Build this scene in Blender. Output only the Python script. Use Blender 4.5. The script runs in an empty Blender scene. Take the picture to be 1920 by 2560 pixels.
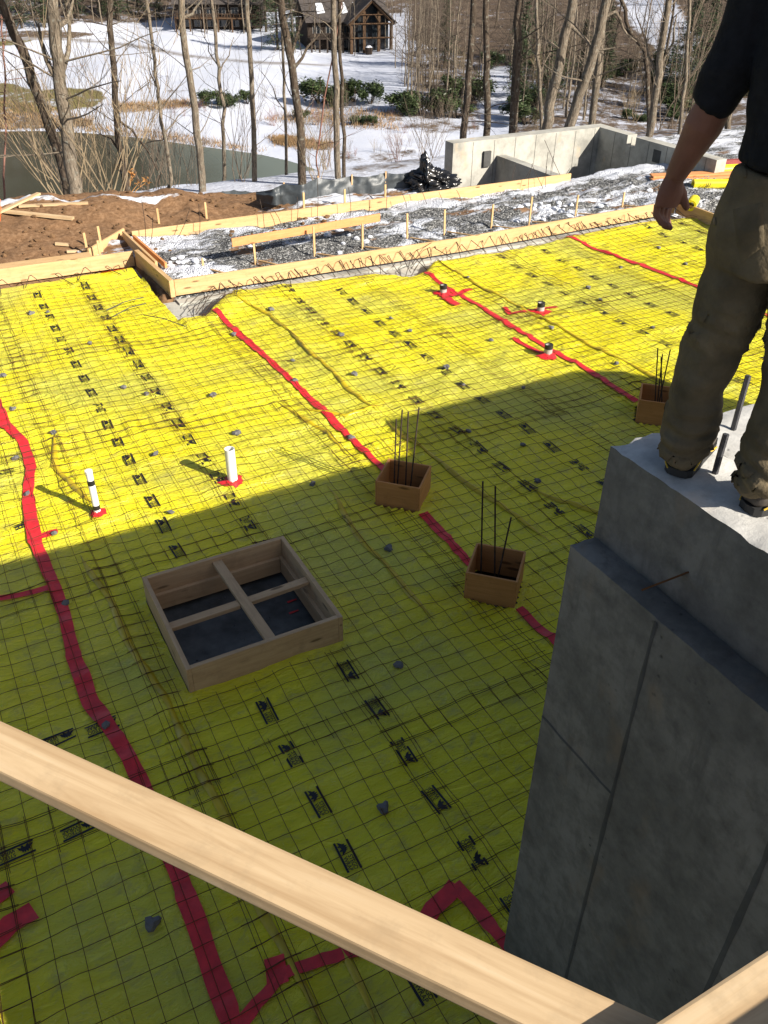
import bpy, bmesh, math, random
import numpy as np
from mathutils import Vector, Matrix, noise as mn
random.seed(7); np.random.seed(7)
R = math.radians
scn = bpy.context.scene
COL = scn.collection

# ---------------------------------------------------------------- camera, world, sun, exposure
CAM_H = 4.932
PITCH, ROLL, YAW = 0.60743, 0.010787, 0.496535
FPX = 2150.0                                   # focal length in pixels of the 1920 x 2560 photograph
cp, sp = math.cos(PITCH), math.sin(PITCH)
def _g(v):                                     # camera frame -> site grid frame (x along the form boards, y away)
    a = Vector((math.cos(YAW), math.sin(YAW), 0)); b = Vector((-math.sin(YAW), math.cos(YAW), 0))
    return Vector((v.dot(a), v.dot(b), v.z))
FW = _g(Vector((0, cp, -sp)))
_rt, _up = Vector((1, 0, 0)), Vector((0, sp, cp))
RT = _g(math.cos(ROLL) * _rt + math.sin(ROLL) * _up)
UP = _g(-math.sin(ROLL) * _rt + math.cos(ROLL) * _up)
EYE = Vector((0, 0, CAM_H))
cam = bpy.data.cameras.new("camera"); co = bpy.data.objects.new("camera", cam); COL.objects.link(co)
cam.sensor_fit = 'VERTICAL'; cam.sensor_height = 24.0; cam.lens = 24.0 * FPX / 2560.0
cam.clip_start = 0.05; cam.clip_end = 2000
m = Matrix((RT, UP, -FW)).transposed().to_4x4(); m.translation = EYE
co.matrix_world = m
scn.camera = co

SUN_EL = R(29.9)
SUN_AZ = Vector((0.474, -0.880, 0)).normalized()
w = bpy.data.worlds.new("World"); scn.world = w; w.use_nodes = True
nt = w.node_tree; bg = nt.nodes["Background"]
sky = nt.nodes.new("ShaderNodeTexSky"); sky.sky_type = 'NISHITA'; sky.sun_disc = False
sky.sun_elevation = SUN_EL; sky.sun_rotation = math.atan2(SUN_AZ.x, SUN_AZ.y)
sky.altitude = 900; sky.air_density = 1.0; sky.dust_density = 3.0; sky.ozone_density = 0.3
nt.links.new(sky.outputs[0], bg.inputs[0]); bg.inputs[1].default_value = 0.060
sl = bpy.data.lights.new("sun", 'SUN'); so = bpy.data.objects.new("sun", sl); COL.objects.link(so)
sl.energy = 5.0; sl.angle = R(0.5); sl.color = (1.0, 0.93, 0.82)
trav = Vector((-SUN_AZ.x * math.cos(SUN_EL), -SUN_AZ.y * math.cos(SUN_EL), -math.sin(SUN_EL)))
so.rotation_euler = trav.to_track_quat('-Z', 'Y').to_euler(); so.location = (10, -20, 20)
scn.view_settings.view_transform = 'Standard'; scn.view_settings.look = 'None'
scn.view_settings.exposure = 1.02; scn.view_settings.gamma = 1.0
scn.cycles.use_denoising = True
scn.cycles.max_bounces = 6

# ---------------------------------------------------------------- reading positions off the surveyed view
KP = 1920 / 1659.0
def ray(px, py):
    x, y = px * KP, py * KP
    return (FW * FPX + RT * (x - 960) - UP * (y - 1280)).normalized()
def G(px, py, z=0.0):                          # where the line of sight meets the level z
    d = ray(px, py); return EYE + d * ((z - CAM_H) / d.z)
def AT(px, py, dist):                          # point on the line of sight at a horizontal distance
    d = ray(px, py); return EYE + d * (dist / math.hypot(d.x, d.y))
def PIX(P):
    d = Vector(P) - EYE; z = d.dot(FW)
    return (960 + FPX * d.dot(RT) / z) / KP, (1280 - FPX * d.dot(UP) / z) / KP

# ---------------------------------------------------------------- materials
MATS = {}
class NB:
    def __init__(s, name):
        s.m = bpy.data.materials.new(name); s.m.use_nodes = True; s.t = s.m.node_tree; s.n = s.t.nodes
        s.b = s.n["Principled BSDF"]; MATS[name] = s.m
        s.tc = None
    def new(s, typ, **kw):
        n = s.n.new(typ)
        for k, v in kw.items(): setattr(n, k, v)
        return n
    def link(s, a, b): s.t.links.new(a, b)
    def coord(s, kind='Object', scale=(1, 1, 1), rnd=True):
        tc = s.new("ShaderNodeTexCoord"); mp = s.new("ShaderNodeMapping")
        mp.inputs['Scale'].default_value = scale
        s.link(tc.outputs[kind], mp.inputs['Vector'])
        if rnd:
            oi = s.new("ShaderNodeObjectInfo"); mm = s.new("ShaderNodeMath", operation='MULTIPLY'); mm.inputs[1].default_value = 37.0
            cb = s.new("ShaderNodeCombineXYZ"); s.link(oi.outputs['Random'], mm.inputs[0])
            s.link(mm.outputs[0], cb.inputs[0]); s.link(mm.outputs[0], cb.inputs[1])
            s.link(cb.outputs[0], mp.inputs['Location'])
        return mp.outputs[0]
    def noise(s, vec, scale, detail=4, rough=.55, dist=0.0):
        n = s.new("ShaderNodeTexNoise"); n.inputs['Scale'].default_value = scale; n.inputs['Detail'].default_value = detail
        n.inputs['Roughness'].default_value = rough; n.inputs['Distortion'].default_value = dist
        if vec is not None: s.link(vec, n.inputs['Vector'])
        return n.outputs['Fac']
    def ramp(s, fac, stops):
        r = s.new("ShaderNodeValToRGB"); e = r.color_ramp.elements
        while len(e) < len(stops): e.new(.5)
        for el, (p, c) in zip(e, stops): el.position = p; el.color = (*c, 1) if len(c) == 3 else c
        s.link(fac, r.inputs[0]); return r.outputs[0]
    def mix(s, fac, a, b, mode='MIX'):
        n = s.new("ShaderNodeMix", data_type='RGBA', blend_type=mode)
        if hasattr(fac, 'node'): s.link(fac, n.inputs[0])
        else: n.inputs[0].default_value = fac
        for v, i in ((a, 6), (b, 7)):
            if hasattr(v, 'node'): s.link(v, n.inputs[i])
            else: n.inputs[i].default_value = (*v, 1)
        return n.outputs[2]
    def math(s, op, a, b=None, clamp=False):
        n = s.new("ShaderNodeMath", operation=op); n.use_clamp = clamp
        for v, i in ((a, 0), (b, 1)):
            if v is None: continue
            if hasattr(v, 'node'): s.link(v, n.inputs[i])
            else: n.inputs[i].default_value = v
        return n.outputs[0]
    def bump(s, h, strength=.3, dist=.01):
        b = s.new("ShaderNodeBump"); b.inputs['Strength'].default_value = strength; b.inputs['Distance'].default_value = dist
        s.link(h, b.inputs['Height']); s.link(b.outputs[0], s.b.inputs['Normal'])
    def base(s, c, rough=.6, spec=.5, metal=0):
        if hasattr(c, 'node'): s.link(c, s.b.inputs['Base Color'])
        else: s.b.inputs['Base Color'].default_value = (*c, 1)
        if hasattr(rough, 'node'): s.link(rough, s.b.inputs['Roughness'])
        else: s.b.inputs['Roughness'].default_value = rough
        s.b.inputs['Specular IOR Level'].default_value = spec; s.b.inputs['Metallic'].default_value = metal
        return s.m

def mat_wood(name, c1, c2, c3, rough=.65):
    b = NB(name); v = b.coord('Object', (1.1, 16, 16)); n = b.noise(v, 2.2, 6, .6, .6)
    v2 = b.coord('Object', (.35, 4, 4)); n2 = b.noise(v2, 2.0, 3)
    c = b.ramp(n, [(.25, c1), (.55, c2), (.8, c3)])
    c = b.mix(b.ramp(n2, [(.45, (0, 0, 0)), (.7, (.55, .55, .55))]), c, c1)
    # knots
    vo = b.new("ShaderNodeTexVoronoi"); vo.inputs['Scale'].default_value = 1.0
    b.link(b.coord('Object', (2.2, 9, 9)), vo.inputs['Vector'])
    k = b.ramp(vo.outputs['Distance'], [(.10, (1, 1, 1)), (.17, (0, 0, 0))])
    c = b.mix(k, c, tuple(x * .45 for x in c1))
    v3 = b.coord('Object', (1, 1, 1)); n3 = b.noise(v3, 9, 5, .7)
    c = b.mix(b.ramp(n3, [(.52, (0, 0, 0)), (.74, (.55, .55, .55))]), c, tuple(x * .60 for x in c2))
    b.bump(n, .15, .004)
    return b.base(c, rough, .3)
mat_wood('lumber', (.36, .235, .12), (.53, .385, .225), (.60, .465, .30))
mat_wood('lumber_form', (.44, .27, .12), (.56, .37, .18), (.62, .43, .23))
mat_wood('lumber_grey', (.40, .26, .14), (.50, .34, .19), (.57, .41, .25))
mat_wood('plywood', (.40, .18, .055), (.50, .235, .08), (.56, .29, .11))
mat_wood('lumber_red', (.52, .22, .08), (.62, .28, .11), (.68, .34, .15))

def mat_concrete(name, c, dark=.55, blot=1.0, bump=.25):
    b = NB(name); v = b.coord('Object', rnd=False)
    n1 = b.noise(v, 1.3, 8, .65); n2 = b.noise(v, 9, 6, .7); n3 = b.noise(v, 60, 3, .6)
    col = b.ramp(n1, [(.34, tuple(x * .60 for x in c)), (.5, c), (.66, tuple(min(1, x * 1.30) for x in c))])
    col = b.mix(b.ramp(n2, [(.42, (0, 0, 0)), (.75, (.50 * blot,) * 3)]), col, tuple(x * dark for x in c))
    vo = b.new("ShaderNodeTexVoronoi"); vo.inputs['Scale'].default_value = 22; b.link(v, vo.inputs['Vector'])
    dr = b.noise(b.coord('Object', (5, 5, .7), rnd=False), 3.0, 5, .7); col = b.mix(b.ramp(dr, [(.56, (0, 0, 0)), (.72, (.5 * blot,) * 3)]), col, tuple(x * .62 for x in c))
    st_ = b.noise(b.coord('Object', (1.5, 1.5, .8), rnd=False), 2.2, 4); col = b.mix(b.ramp(st_, [(.60, (0, 0, 0)), (.74, (.55, .55, .55))]), col, (c[0] * 1.25, c[1] * .95, c[2] * .68))
    holes = b.math('MULTIPLY', b.ramp(vo.outputs['Distance'], [(.06, (1, 1, 1)), (.20, (0, 0, 0))]), b.ramp(b.noise(v, 3.0, 4), [(.54, (0, 0, 0)), (.66, (.9, .9, .9))]))
    col = b.mix(holes, col, tuple(x * .3 for x in c))
    h = b.math('ADD', b.math('MULTIPLY', n2, .6), b.math('MULTIPLY', n3, .4)); h = b.math('SUBTRACT', h, holes)
    b.bump(h, bump, .006)
    return b.base(col, .85, .3)
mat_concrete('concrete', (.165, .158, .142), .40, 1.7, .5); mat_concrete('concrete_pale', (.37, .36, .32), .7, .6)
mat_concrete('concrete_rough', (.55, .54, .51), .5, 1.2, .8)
mat_concrete('concrete_joint', (.075, .075, .072)); mat_concrete('stone', (.15, .147, .145), .4, 1.4, .6)

b = NB('barrier'); v = b.coord('Object', rnd=False)
n1 = b.noise(v, .8, 4); n2 = b.noise(v, 5.0, 6, .6, .8); v3 = b.coord('Object', (1.0, 3.2, 1), rnd=False); n3 = b.noise(v3, 3.2, 7, .62, 1.2)
col = b.ramp(n1, [(.35, (.78, .68, .014)), (.5, (.86, .77, .020)), (.68, (.82, .75, .035))])
col = b.mix(b.ramp(n2, [(.55, (0, 0, 0)), (.78, (.30, .30, .30))]), col, (.46, .44, .06))
n4 = b.noise(b.coord('Object', (1, 1, 1), rnd=False), 38, 3, .5)
spk = b.math('MULTIPLY', b.ramp(n4, [(.70, (0, 0, 0)), (.76, (1, 1, 1))]), b.ramp(b.noise(v, 1.7, 3), [(.52, (0, 0, 0)), (.66, (.8, .8, .8))]))
col = b.mix(spk, col, (.10, .06, .02))
ng = b.noise(v, .55, 3, .5); col = b.mix(b.ramp(ng, [(.47, (0, 0, 0)), (.62, (.62, .62, .62))]), col, (.50, .52, .10))
sm = b.noise(b.coord('Object', (1, 1.6, 1), rnd=False), 4.5, 9, .72, .4); col = b.mix(b.ramp(sm, [(.52, (0, 0, 0)), (.70, (.60, .60, .60))]), col, (.36, .31, .12))
sm2 = b.noise(b.coord('Object', (2.4, 1, 1), rnd=False), 7, 8, .75); col = b.mix(b.ramp(sm2, [(.62, (0, 0, 0)), (.74, (.45, .45, .45))]), col, (.62, .60, .34))
v5 = b.coord('Object', (1.0, 4.5, 1), rnd=False); n5 = b.noise(v5, 9, 5, .6, 2.0)
rg_ = b.math('SUBTRACT', 1.0, b.math('MULTIPLY', b.math('ABSOLUTE', b.math('SUBTRACT', n3, .5)), 7.0), True)
h = b.math('ADD', b.math('MULTIPLY', rg_, .9), b.math('ADD', b.math('MULTIPLY', n2, .5), b.math('MULTIPLY', n5, .35)))
b.bump(h, .55, .05)
b.base(col, b.ramp(n2, [(.3, (.13,) * 3), (.7, (.30,) * 3)]), .5)

def simple(name, c, rough=.6, spec=.4, metal=0, var=.25, scale=6, bump=0, bscale=30):
    b = NB(name); v = b.coord('Object'); n = b.noise(v, scale, 5)
    col = b.ramp(n, [(.3, tuple(x * (1 - var) for x in c)), (.7, tuple(min(1, x * (1 + var)) for x in c))])
    if bump: b.bump(b.noise(v, bscale, 4), bump, .01)
    return b.base(col, rough, spec, metal)
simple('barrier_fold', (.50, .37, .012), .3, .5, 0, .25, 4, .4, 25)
simple('red_tape', (.62, .025, .03), .35, .5, 0, .2, 12, .35, 30)
simple('ink', (.012, .012, .014), .5)
simple('rust_wire', (.085, .038, .014), .85, .2, 0, .5, 4)
simple('rebar', (.060, .042, .032), .75, .3, .3, .5, 20, .5, 200)
simple('grey_steel', (.055, .055, .06), .6, .4, .3, .3, 20, .4, 200)
simple('pvc', (.72, .72, .70), .35, .5, 0, .06)
simple('pvc_grey', (.38, .36, .33), .5, .4, 0, .15)
simple('black_plastic', (.012, .012, .013), .22, .6, 0, .3, 8, .3, 14)
simple('black_band', (.015, .015, .015), .5)
simple('pit_floor', (.080, .082, .078), .6, .3, 0, .5, 5, .4, 20)
simple('silt_fabric', (.050, .058, .064), .42, .45, 0, .3, 8, .2, 300)
simple('shirt', (.010, .011, .014), .9, .15, 0, .3, 30, .3, 90)
simple('trousers', (.118, .094, .058), .9, .12, 0, .30, 9, .5, 60)
simple('skin', (.18, .080, .052), .6, .3, 0, .15, 14, .2, 60)
simple('boot', (.055, .045, .036), .6, .4, 0, .4, 30)
simple('boot_tan', (.30, .19, .09), .7, .3, 0, .3, 30); simple('sole', (.02, .02, .02), .7)
simple('lace', (.60, .40, .04), .6); simple('hair', (.03, .02, .013), .7, .3)
def mat_bark(name, c):
    b = NB(name); v = b.coord('Object', (9, 9, 1.6)); n = b.noise(v, 3.0, 6, .65, .8); n2 = b.noise(b.coord('Object'), 1.4, 4); n3 = b.noise(b.coord('Object'), 11, 4)
    col = b.ramp(n, [(.36, tuple(x * .30 for x in c)), (.5, c), (.66, tuple(min(1, x * 1.45) for x in c))])
    col = b.mix(b.ramp(n2, [(.45, (0, 0, 0)), (.7, (.7, .7, .7))]), col, tuple(x * .55 for x in c)); col = b.mix(b.ramp(n3, [(.56, (0, 0, 0)), (.7, (.5, .5, .5))]), col, (.30, .30, .25))
    b.bump(n, 1.0, .05); b.base(col, .95, .15)
mat_bark('bark_pale', (.185, .150, .112)); mat_bark('bark_dark', (.085, .064, .047))
simple('twig', (.15, .115, .085), .9, .2, 0, .3); simple('twig_far', (.100, .078, .060), .9, .2, 0, .3, 2)
simple('twig_red', (.20, .10, .075), .9, .2); simple('brush', (.21, .16, .10), .9, .2, 0, .35, 5)
simple('leaf_ever', (.045, .065, .022), .5, .4, 0, .5, 1.5); simple('leaf_hemlock', (.040, .060, .026), .6, .3, 0, .5, 1.2)
simple('hedge', (.06, .06, .03), .8)
simple('leaf_dead', (.42, .22, .08), .8, .2); simple('dry_grass', (.27, .175, .09), .9, .2, 0, .35, .5)
simple('house_wood', (.036, .026, .020), .8, .2, 0, .4, 2); simple('house_timber', (.085, .05, .028), .8, .2)
simple('glass', (.02, .025, .03), .08, .6); simple('roof_dark', (.07, .06, .055), .9, .2); simple('trim_pale', (.24, .22, .20), .7)
simple('snow_cap', (.66, .68, .73), .8, .2, 0, .05, 4, .4, 6)
simple('roll_yellow', (.80, .66, .02), .4, .4, 0, .1); simple('steel_red', (.26, .06, .05), .6, .3)
simple('orange_mesh', (.75, .16, .04), .7)

# ground of the building site: dirt, gravel and old snow by painted areas
b = NB('site_ground'); v = b.coord('Object', rnd=False)
at = b.new("ShaderNodeVertexColor"); at.layer_name = "zone"; sep = b.new("ShaderNodeSeparateColor"); b.link(at.outputs[0], sep.inputs[0])
n1 = b.noise(v, 1.6, 7, .65); n2 = b.noise(v, 14, 6, .7)
dirt = b.ramp(n2, [(.3, (.095, .050, .023)), (.5, (.185, .104, .053)), (.72, (.30, .185, .104))])
dirt = b.mix(b.ramp(n1, [(.4, (0, 0, 0)), (.7, (.6, .6, .6))]), dirt, (.12, .068, .036))
vo = b.new("ShaderNodeTexVoronoi"); vo.inputs['Scale'].default_value = 34; b.link(v, vo.inputs['Vector'])
sepv = b.new("ShaderNodeSeparateColor"); b.link(vo.outputs['Color'], sepv.inputs[0])
grav = b.ramp(sepv.outputs[0], [(.0, (.06, .062, .063)), (.45, (.17, .17, .168)), (.8, (.30, .30, .29)), (1, (.55, .55, .53))])
grav = b.mix(b.ramp(vo.outputs['Distance'], [(.25, (0, 0, 0)), (.75, (.8, .8, .8))]), grav, (.02, .02, .02))
col = b.mix(sep.outputs[0], dirt, grav)
ns = b.noise(b.coord('Object', (.55, 1.5, 1), rnd=False), 2.1, 8, .68)
snowf = b.math('MULTIPLY', b.math('SUBTRACT', b.math('ADD', ns, sep.outputs[1]), 1.0), 14.0, True)
col = b.mix(snowf, col, (.52, .54, .59))
hh = b.math('ADD', b.math('MULTIPLY', n2, .5), b.math('MULTIPLY', b.math('SUBTRACT', 1.0, vo.outputs['Distance']), sep.outputs[0]))
hh = b.math('ADD', hh, b.math('MULTIPLY', snowf, .5)); b.bump(hh, .9, .03)
b.base(col, .95, .2)

# valley ground: snow, litter, grass and a gravel cart path by painted areas
b = NB('valley_ground'); v = b.coord('Object', rnd=False)
at = b.new("ShaderNodeVertexColor"); at.layer_name = "zone"; sep = b.new("ShaderNodeSeparateColor"); b.link(at.outputs[0], sep.inputs[0])
n1 = b.noise(v, .35, 8, .7); n2 = b.noise(v, 2.4, 6, .75); n3 = b.noise(v, .05, 4)
n5 = b.noise(v, 6.0, 5, .8); n2b = b.math('ADD', b.math('MULTIPLY', n2, .55), b.math('MULTIPLY', n5, .45)); lit = b.ramp(n2b, [(.34, (.028, .020, .014)), (.5, (.085, .060, .042)), (.66, (.21, .155, .11))])
gra = b.ramp(n2, [(.3, (.085, .075, .022)), (.55, (.16, .135, .05)), (.75, (.26, .20, .09))])
snow = b.ramp(n1, [(.3, (.47, .50, .59)), (.7, (.55, .57, .63))])
nn = b.math('ADD', b.math('MULTIPLY', n1, .6), b.math('MULTIPLY', n2, .4))
fl = b.math('MULTIPLY', b.math('SUBTRACT', b.math('ADD', nn, sep.outputs[0]), .98), 9.0, True)
fg = b.math('MULTIPLY', b.math('SUBTRACT', b.math('ADD', nn, sep.outputs[1]), .98), 9.0, True)
col = b.mix(fl, snow, lit); col = b.mix(fg, col, gra); col = b.mix(sep.outputs[2], col, (.20, .18, .165))
b.bump(n2, .6, .15); b.base(col, .95, .2)

b = NB('pond_water'); v = b.coord('Object', rnd=False); n = b.noise(v, .04, 5, .6, .5)
col = b.ramp(n, [(.35, (.012, .020, .011)), (.6, (.028, .040, .028))])
# paler grey-green and rougher towards the far eastern end of the pond
sx = b.new("ShaderNodeSeparateXYZ"); b.link(v, sx.inputs[0])
pale_east = b.math('MULTIPLY', b.math('SUBTRACT', b.math('ADD', sx.outputs[0], b.math('MULTIPLY', n, 14.0)), 27.0), .07, True)
col = b.mix(pale_east, col, (.125, .150, .132))
b.bump(b.noise(v, 1.2, 3), .06, .05); b.base(col, b.math('ADD', .07, b.math('MULTIPLY', pale_east, .30)), .16)

# ---------------------------------------------------------------- building helpers
def tag(o, label=None, cat=None, group=None, kind=None):
    if label: o['label'] = label
    if cat: o['category'] = cat
    if group: o['group'] = group
    if kind: o['kind'] = kind
    return o
def empty(name, loc=(0, 0, 0), label=None, cat=None, group=None):
    o = bpy.data.objects.new(name, None); COL.objects.link(o); o.location = loc; o.empty_display_size = .1
    return tag(o, label, cat, group)
def wm(o):
    return (wm(o.parent) @ o.matrix_parent_inverse if o.parent else Matrix.Identity(4)) @ o.matrix_basis
def link(name, me, mat, parent=None, smooth=False):
    mats = mat if isinstance(mat, (list, tuple)) else [mat]
    for mm in mats: me.materials.append(MATS[mm])
    if smooth:
        me.polygons.foreach_set('use_smooth', [True] * len(me.polygons))
    o = bpy.data.objects.new(name, me); COL.objects.link(o)
    if parent is not None:
        o.parent = parent; o.matrix_parent_inverse = wm(parent).inverted()
    return o
class MB:
    def __init__(s): s.v = []; s.f = []; s.mi = []
    def add(s, vs, fs, mi=0):
        n = len(s.v); s.v += [tuple(p) for p in vs]; s.f += [tuple(i + n for i in f) for f in fs]; s.mi += [mi] * len(fs)
    def box(s, x0, x1, y0, y1, z0, z1, mi=0):
        s.add([(x0, y0, z0), (x1, y0, z0), (x1, y1, z0), (x0, y1, z0), (x0, y0, z1), (x1, y0, z1), (x1, y1, z1), (x0, y1, z1)],
              [(0, 3, 2, 1), (4, 5, 6, 7), (0, 1, 5, 4), (1, 2, 6, 5), (2, 3, 7, 6), (3, 0, 4, 7)], mi)
    def tube(s, pts, rad, n=6, mi=0, cap=True):
        pts = [Vector(p) for p in pts]
        if not hasattr(rad, '__len__'): rad = [rad] * len(pts)
        vs = []; fs = []; ref = None
        for i, p in enumerate(pts):
            d = (pts[min(i + 1, len(pts) - 1)] - pts[max(i - 1, 0)])
            if d.length < 1e-9: d = Vector((0, 0, 1))
            d.normalize()
            if ref is None:
                ref = Vector((1, 0, 0)) if abs(d.x) < .8 else Vector((0, 1, 0))
            u = (ref - d * ref.dot(d)).normalized(); ref = u; vv = d.cross(u)
            for k in range(n):
                a = 2 * math.pi * k / n; vs.append(p + (u * math.cos(a) + vv * math.sin(a)) * rad[i])
        for i in range(len(pts) - 1):
            for k in range(n):
                fs.append((i * n + k, i * n + (k + 1) % n, (i + 1) * n + (k + 1) % n, (i + 1) * n + k))
        if cap and n > 2: fs.append(tuple(range(n))[::-1]); fs.append(tuple((len(pts) - 1) * n + k for k in range(n)))
        s.add(vs, fs, mi)
    def mesh(s, name):
        me = bpy.data.meshes.new(name); me.from_pydata(s.v, [], s.f); me.update()
        if any(s.mi): me.polygons.foreach_set('material_index', s.mi)
        return me
    def build(s, name, mat, parent=None, smooth=False): return link(name, s.mesh(name), mat, parent, smooth)

def board(name, p0, p1, wdt, thk, mat='lumber', parent=None, up=(0, 0, 1), bevel=.003, rough=0.0):
    """a plank from p0 to p1 (centre line), width across, thickness along 'up'; its own local axes so the grain runs along it"""
    p0, p1 = Vector(p0), Vector(p1); L = (p1 - p0).length; x = (p1 - p0).normalized(); u = Vector(up)
    z = (u - x * u.dot(x)).normalized(); y = z.cross(x)
    bm = bmesh.new(); bmesh.ops.create_cube(bm, size=1.0)
    bmesh.ops.scale(bm, vec=(L, wdt, thk), verts=bm.verts)
    if bevel: bmesh.ops.bevel(bm, geom=list(bm.edges), offset=bevel, segments=2, affect='EDGES', profile=.6)
    me = bpy.data.meshes.new(name); bm.to_mesh(me); bm.free(); me.materials.append(MATS[mat])
    o = bpy.data.objects.new(name, me); COL.objects.link(o)
    M4 = Matrix((x, y, z)).transposed().to_4x4(); M4.translation = (p0 + p1) / 2
    if parent is not None:
        o.parent = parent; o.matrix_parent_inverse = wm(parent).inverted()
    o.matrix_basis = M4
    return o
def dup(root, loc=None, rot=None, scale=None, label=None, group=None):
    r = root.copy(); COL.objects.link(r)
    if loc is not None: r.location = loc
    if rot is not None: r.rotation_euler = rot
    if scale is not None: r.scale = scale
    if label: r['label'] = label
    if group: r['group'] = group
    for ch in list(root.children):
        c = ch.copy(); COL.objects.link(c); c.parent = r; c.matrix_parent_inverse = ch.matrix_parent_inverse.copy()
        for g in ch.children:
            d = g.copy(); COL.objects.link(d); d.parent = c; d.matrix_parent_inverse = g.matrix_parent_inverse.copy()
    return r
def N(x, y, z=0.0): return mn.noise(Vector((x, y, z)))
def fbm(x, y, z=0.0, o=4): return mn.fractal(Vector((x, y, z)), 1.0, 2.0, o)
def sstep(e0, e1, x):
    t = min(1, max(0, (x - e0) / (e1 - e0))); return t * t * (3 - 2 * t)
def evaluated(o, name):
    dg = bpy.context.evaluated_depsgraph_get(); dg.update()
    return bpy.data.meshes.new_from_object(o.evaluated_get(dg))
def fused(mb, name, voxel, smooth_it=4, fac=.5, sub=0):
    """join overlapping closed shapes into one continuous skin"""
    me = mb.mesh(name); o = bpy.data.objects.new(name, me); COL.objects.link(o)
    md = o.modifiers.new('r', 'REMESH'); md.mode = 'VOXEL'; md.voxel_size = voxel
    ms = o.modifiers.new('s', 'SMOOTH'); ms.iterations = smooth_it; ms.factor = fac
    out = evaluated(o, name); bpy.data.objects.remove(o); out.materials.clear()
    return out
# ---------------------------------------------------------------- the valley beyond the site
Z_POND = -16.0
POND_PX = [(-120, 300), (0, 284), (80, 283), (160, 286), (250, 293), (330, 301), (430, 316), (500, 325), (560, 334), (620, 347), (670, 362), (705, 376),
           (690, 386), (640, 391), (547, 394), (460, 396), (400, 397), (350, 402), (318, 410), (283, 430), (240, 450), (150, 480), (-120, 520)]
POND = np.array([G(x, y, Z_POND)[:2] for x, y in POND_PX])
def seg_dist(px, py, poly, closed=True):
    d = np.full(px.shape, 1e9); ins = np.zeros(px.shape, bool); n = len(poly)
    for i in range(n if closed else n - 1):
        ax, ay = poly[i]; bx, by = poly[(i + 1) % n]
        ex, ey = bx - ax, by - ay; t = np.clip(((px - ax) * ex + (py - ay) * ey) / (ex * ex + ey * ey + 1e-12), 0, 1)
        d = np.minimum(d, np.hypot(px - ax - t * ex, py - ay - t * ey))
        if closed:
            c = ((ay > py) != (by > py)) & (px < ex * (py - ay) / (ey if ey else 1e-9) + ax); ins ^= c
    return d, ins
SX0, SX1, SY0, SY1 = -30.0, 24.0, -60.0, 18.3
def terrain(px, py):
    px = np.asarray(px, float); py = np.asarray(py, float)
    dx = np.maximum(np.maximum(SX0 - px, px - SX1), 0); dy = np.maximum(py - SY1, 0); s = np.hypot(dx, dy)
    zs = -.35 - .10 * np.minimum(s, 4) - .335 * np.maximum(s - 4, 0)
    d, ins = seg_dist(px, py, POND); sd = np.where(ins, -d, d)
    D = np.hypot(px, py)
    zf = Z_POND + np.where(sd < 0, np.maximum(.15 * sd, -1.5), np.minimum(.10 * sd, .5) + .042 * np.clip(sd - 5, 0, 55) + .115 * np.clip(sd - 60, 0, 60) + .36 * np.clip(sd - 120, 0, 60) + .52 * np.maximum(sd - 180, 0))
    und = .35 * np.sin(px * .11 + 1.3) * np.sin(py * .09) + .25 * np.sin(px * .23 - py * .17)
    return np.maximum(zs, zf) + und * np.clip((s - 6) / 25, 0, 1) * np.clip(sd / 12, 0, 1)
def T1(x, y): return float(terrain(np.array([x]), np.array([y]))[0])
def HIT(px, py):
    d = ray(px, py); t = np.arange(18, 420, .5); X = d.x * t; Y = d.y * t; Z = CAM_H + d.z * t
    k = np.argmax(Z < terrain(X, Y)); t0 = t[k] if k else 200.0
    return Vector((d.x * t0, d.y * t0, T1(d.x * t0, d.y * t0)))
naz = 300; azs = np.radians(np.linspace(22, 104, naz))
Ds = np.concatenate([np.linspace(17, 60, 60), np.linspace(61, 130, 120)[:], np.linspace(131, 200, 70), np.linspace(204, 480, 44)])
AA, DD = np.meshgrid(azs, Ds); TX = DD * np.cos(AA); TY = DD * np.sin(AA); TZ = terrain(TX, TY)
TZ += np.where((TX < SX1) & (TY < 18.6), -1.2, 0)
# painted areas, outlined where they lie on the valley floor
def pix_np(X, Y, Z):
    x, y, z = X, Y, Z - CAM_H
    dd = x * FW.x + y * FW.y + z * FW.z
    return (960 + FPX * (x * RT.x + y * RT.y + z * RT.z) / dd) / KP, (1280 - FPX * (x * UP.x + y * UP.y + z * UP.z) / dd) / KP
QX, QY = pix_np(TX, TY, TZ)
lit = np.full(TX.shape, .31); gra = np.zeros(TX.shape); path = np.zeros(TX.shape)
def paint(arr, poly, val, soft=8.0):
    d, ins = seg_dist(QX, QY, np.array(poly, float)); a = val * np.clip(.5 + np.where(ins, d, -d) / soft, 0, 1); np.maximum(arr, a, out=arr)
paint(gra, [(-60, 172), (30, 178), (80, 192), (150, 186), (215, 190), (238, 212), (205, 234), (165, 240), (90, 246), (-60, 250)], .62, 10)
paint(lit, [(-60, 215), (60, 222), (120, 245), (200, 255), (212, 272), (150, 279), (-60, 286)], .62, 8)
paint(lit, [(150, 266), (250, 276), (350, 288), (480, 306), (575, 330), (570, 338), (440, 318), (330, 303), (200, 286), (120, 280)], .47, 7)
paint(lit, [(-40, 66), (110, 62), (225, 72), (170, 84), (-40, 84)], .60, 6); paint(gra, [(-40, 86), (90, 84), (40, 100), (-40, 106)], .62, 6)
paint(lit, [(200, 186), (300, 192), (310, 212), (220, 222)], .40, 12); paint(lit, [(240, 228), (410, 218), (420, 232), (260, 246)], .46, 8)
paint(lit, [(350, 190), (410, 192), (405, 203), (355, 204)], .5, 5)
paint(lit, [(560, 262), (640, 240), (760, 232), (900, 236), (1040, 252), (1040, 292), (900, 290), (760, 277), (640, 264)], .52, 10)
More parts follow.
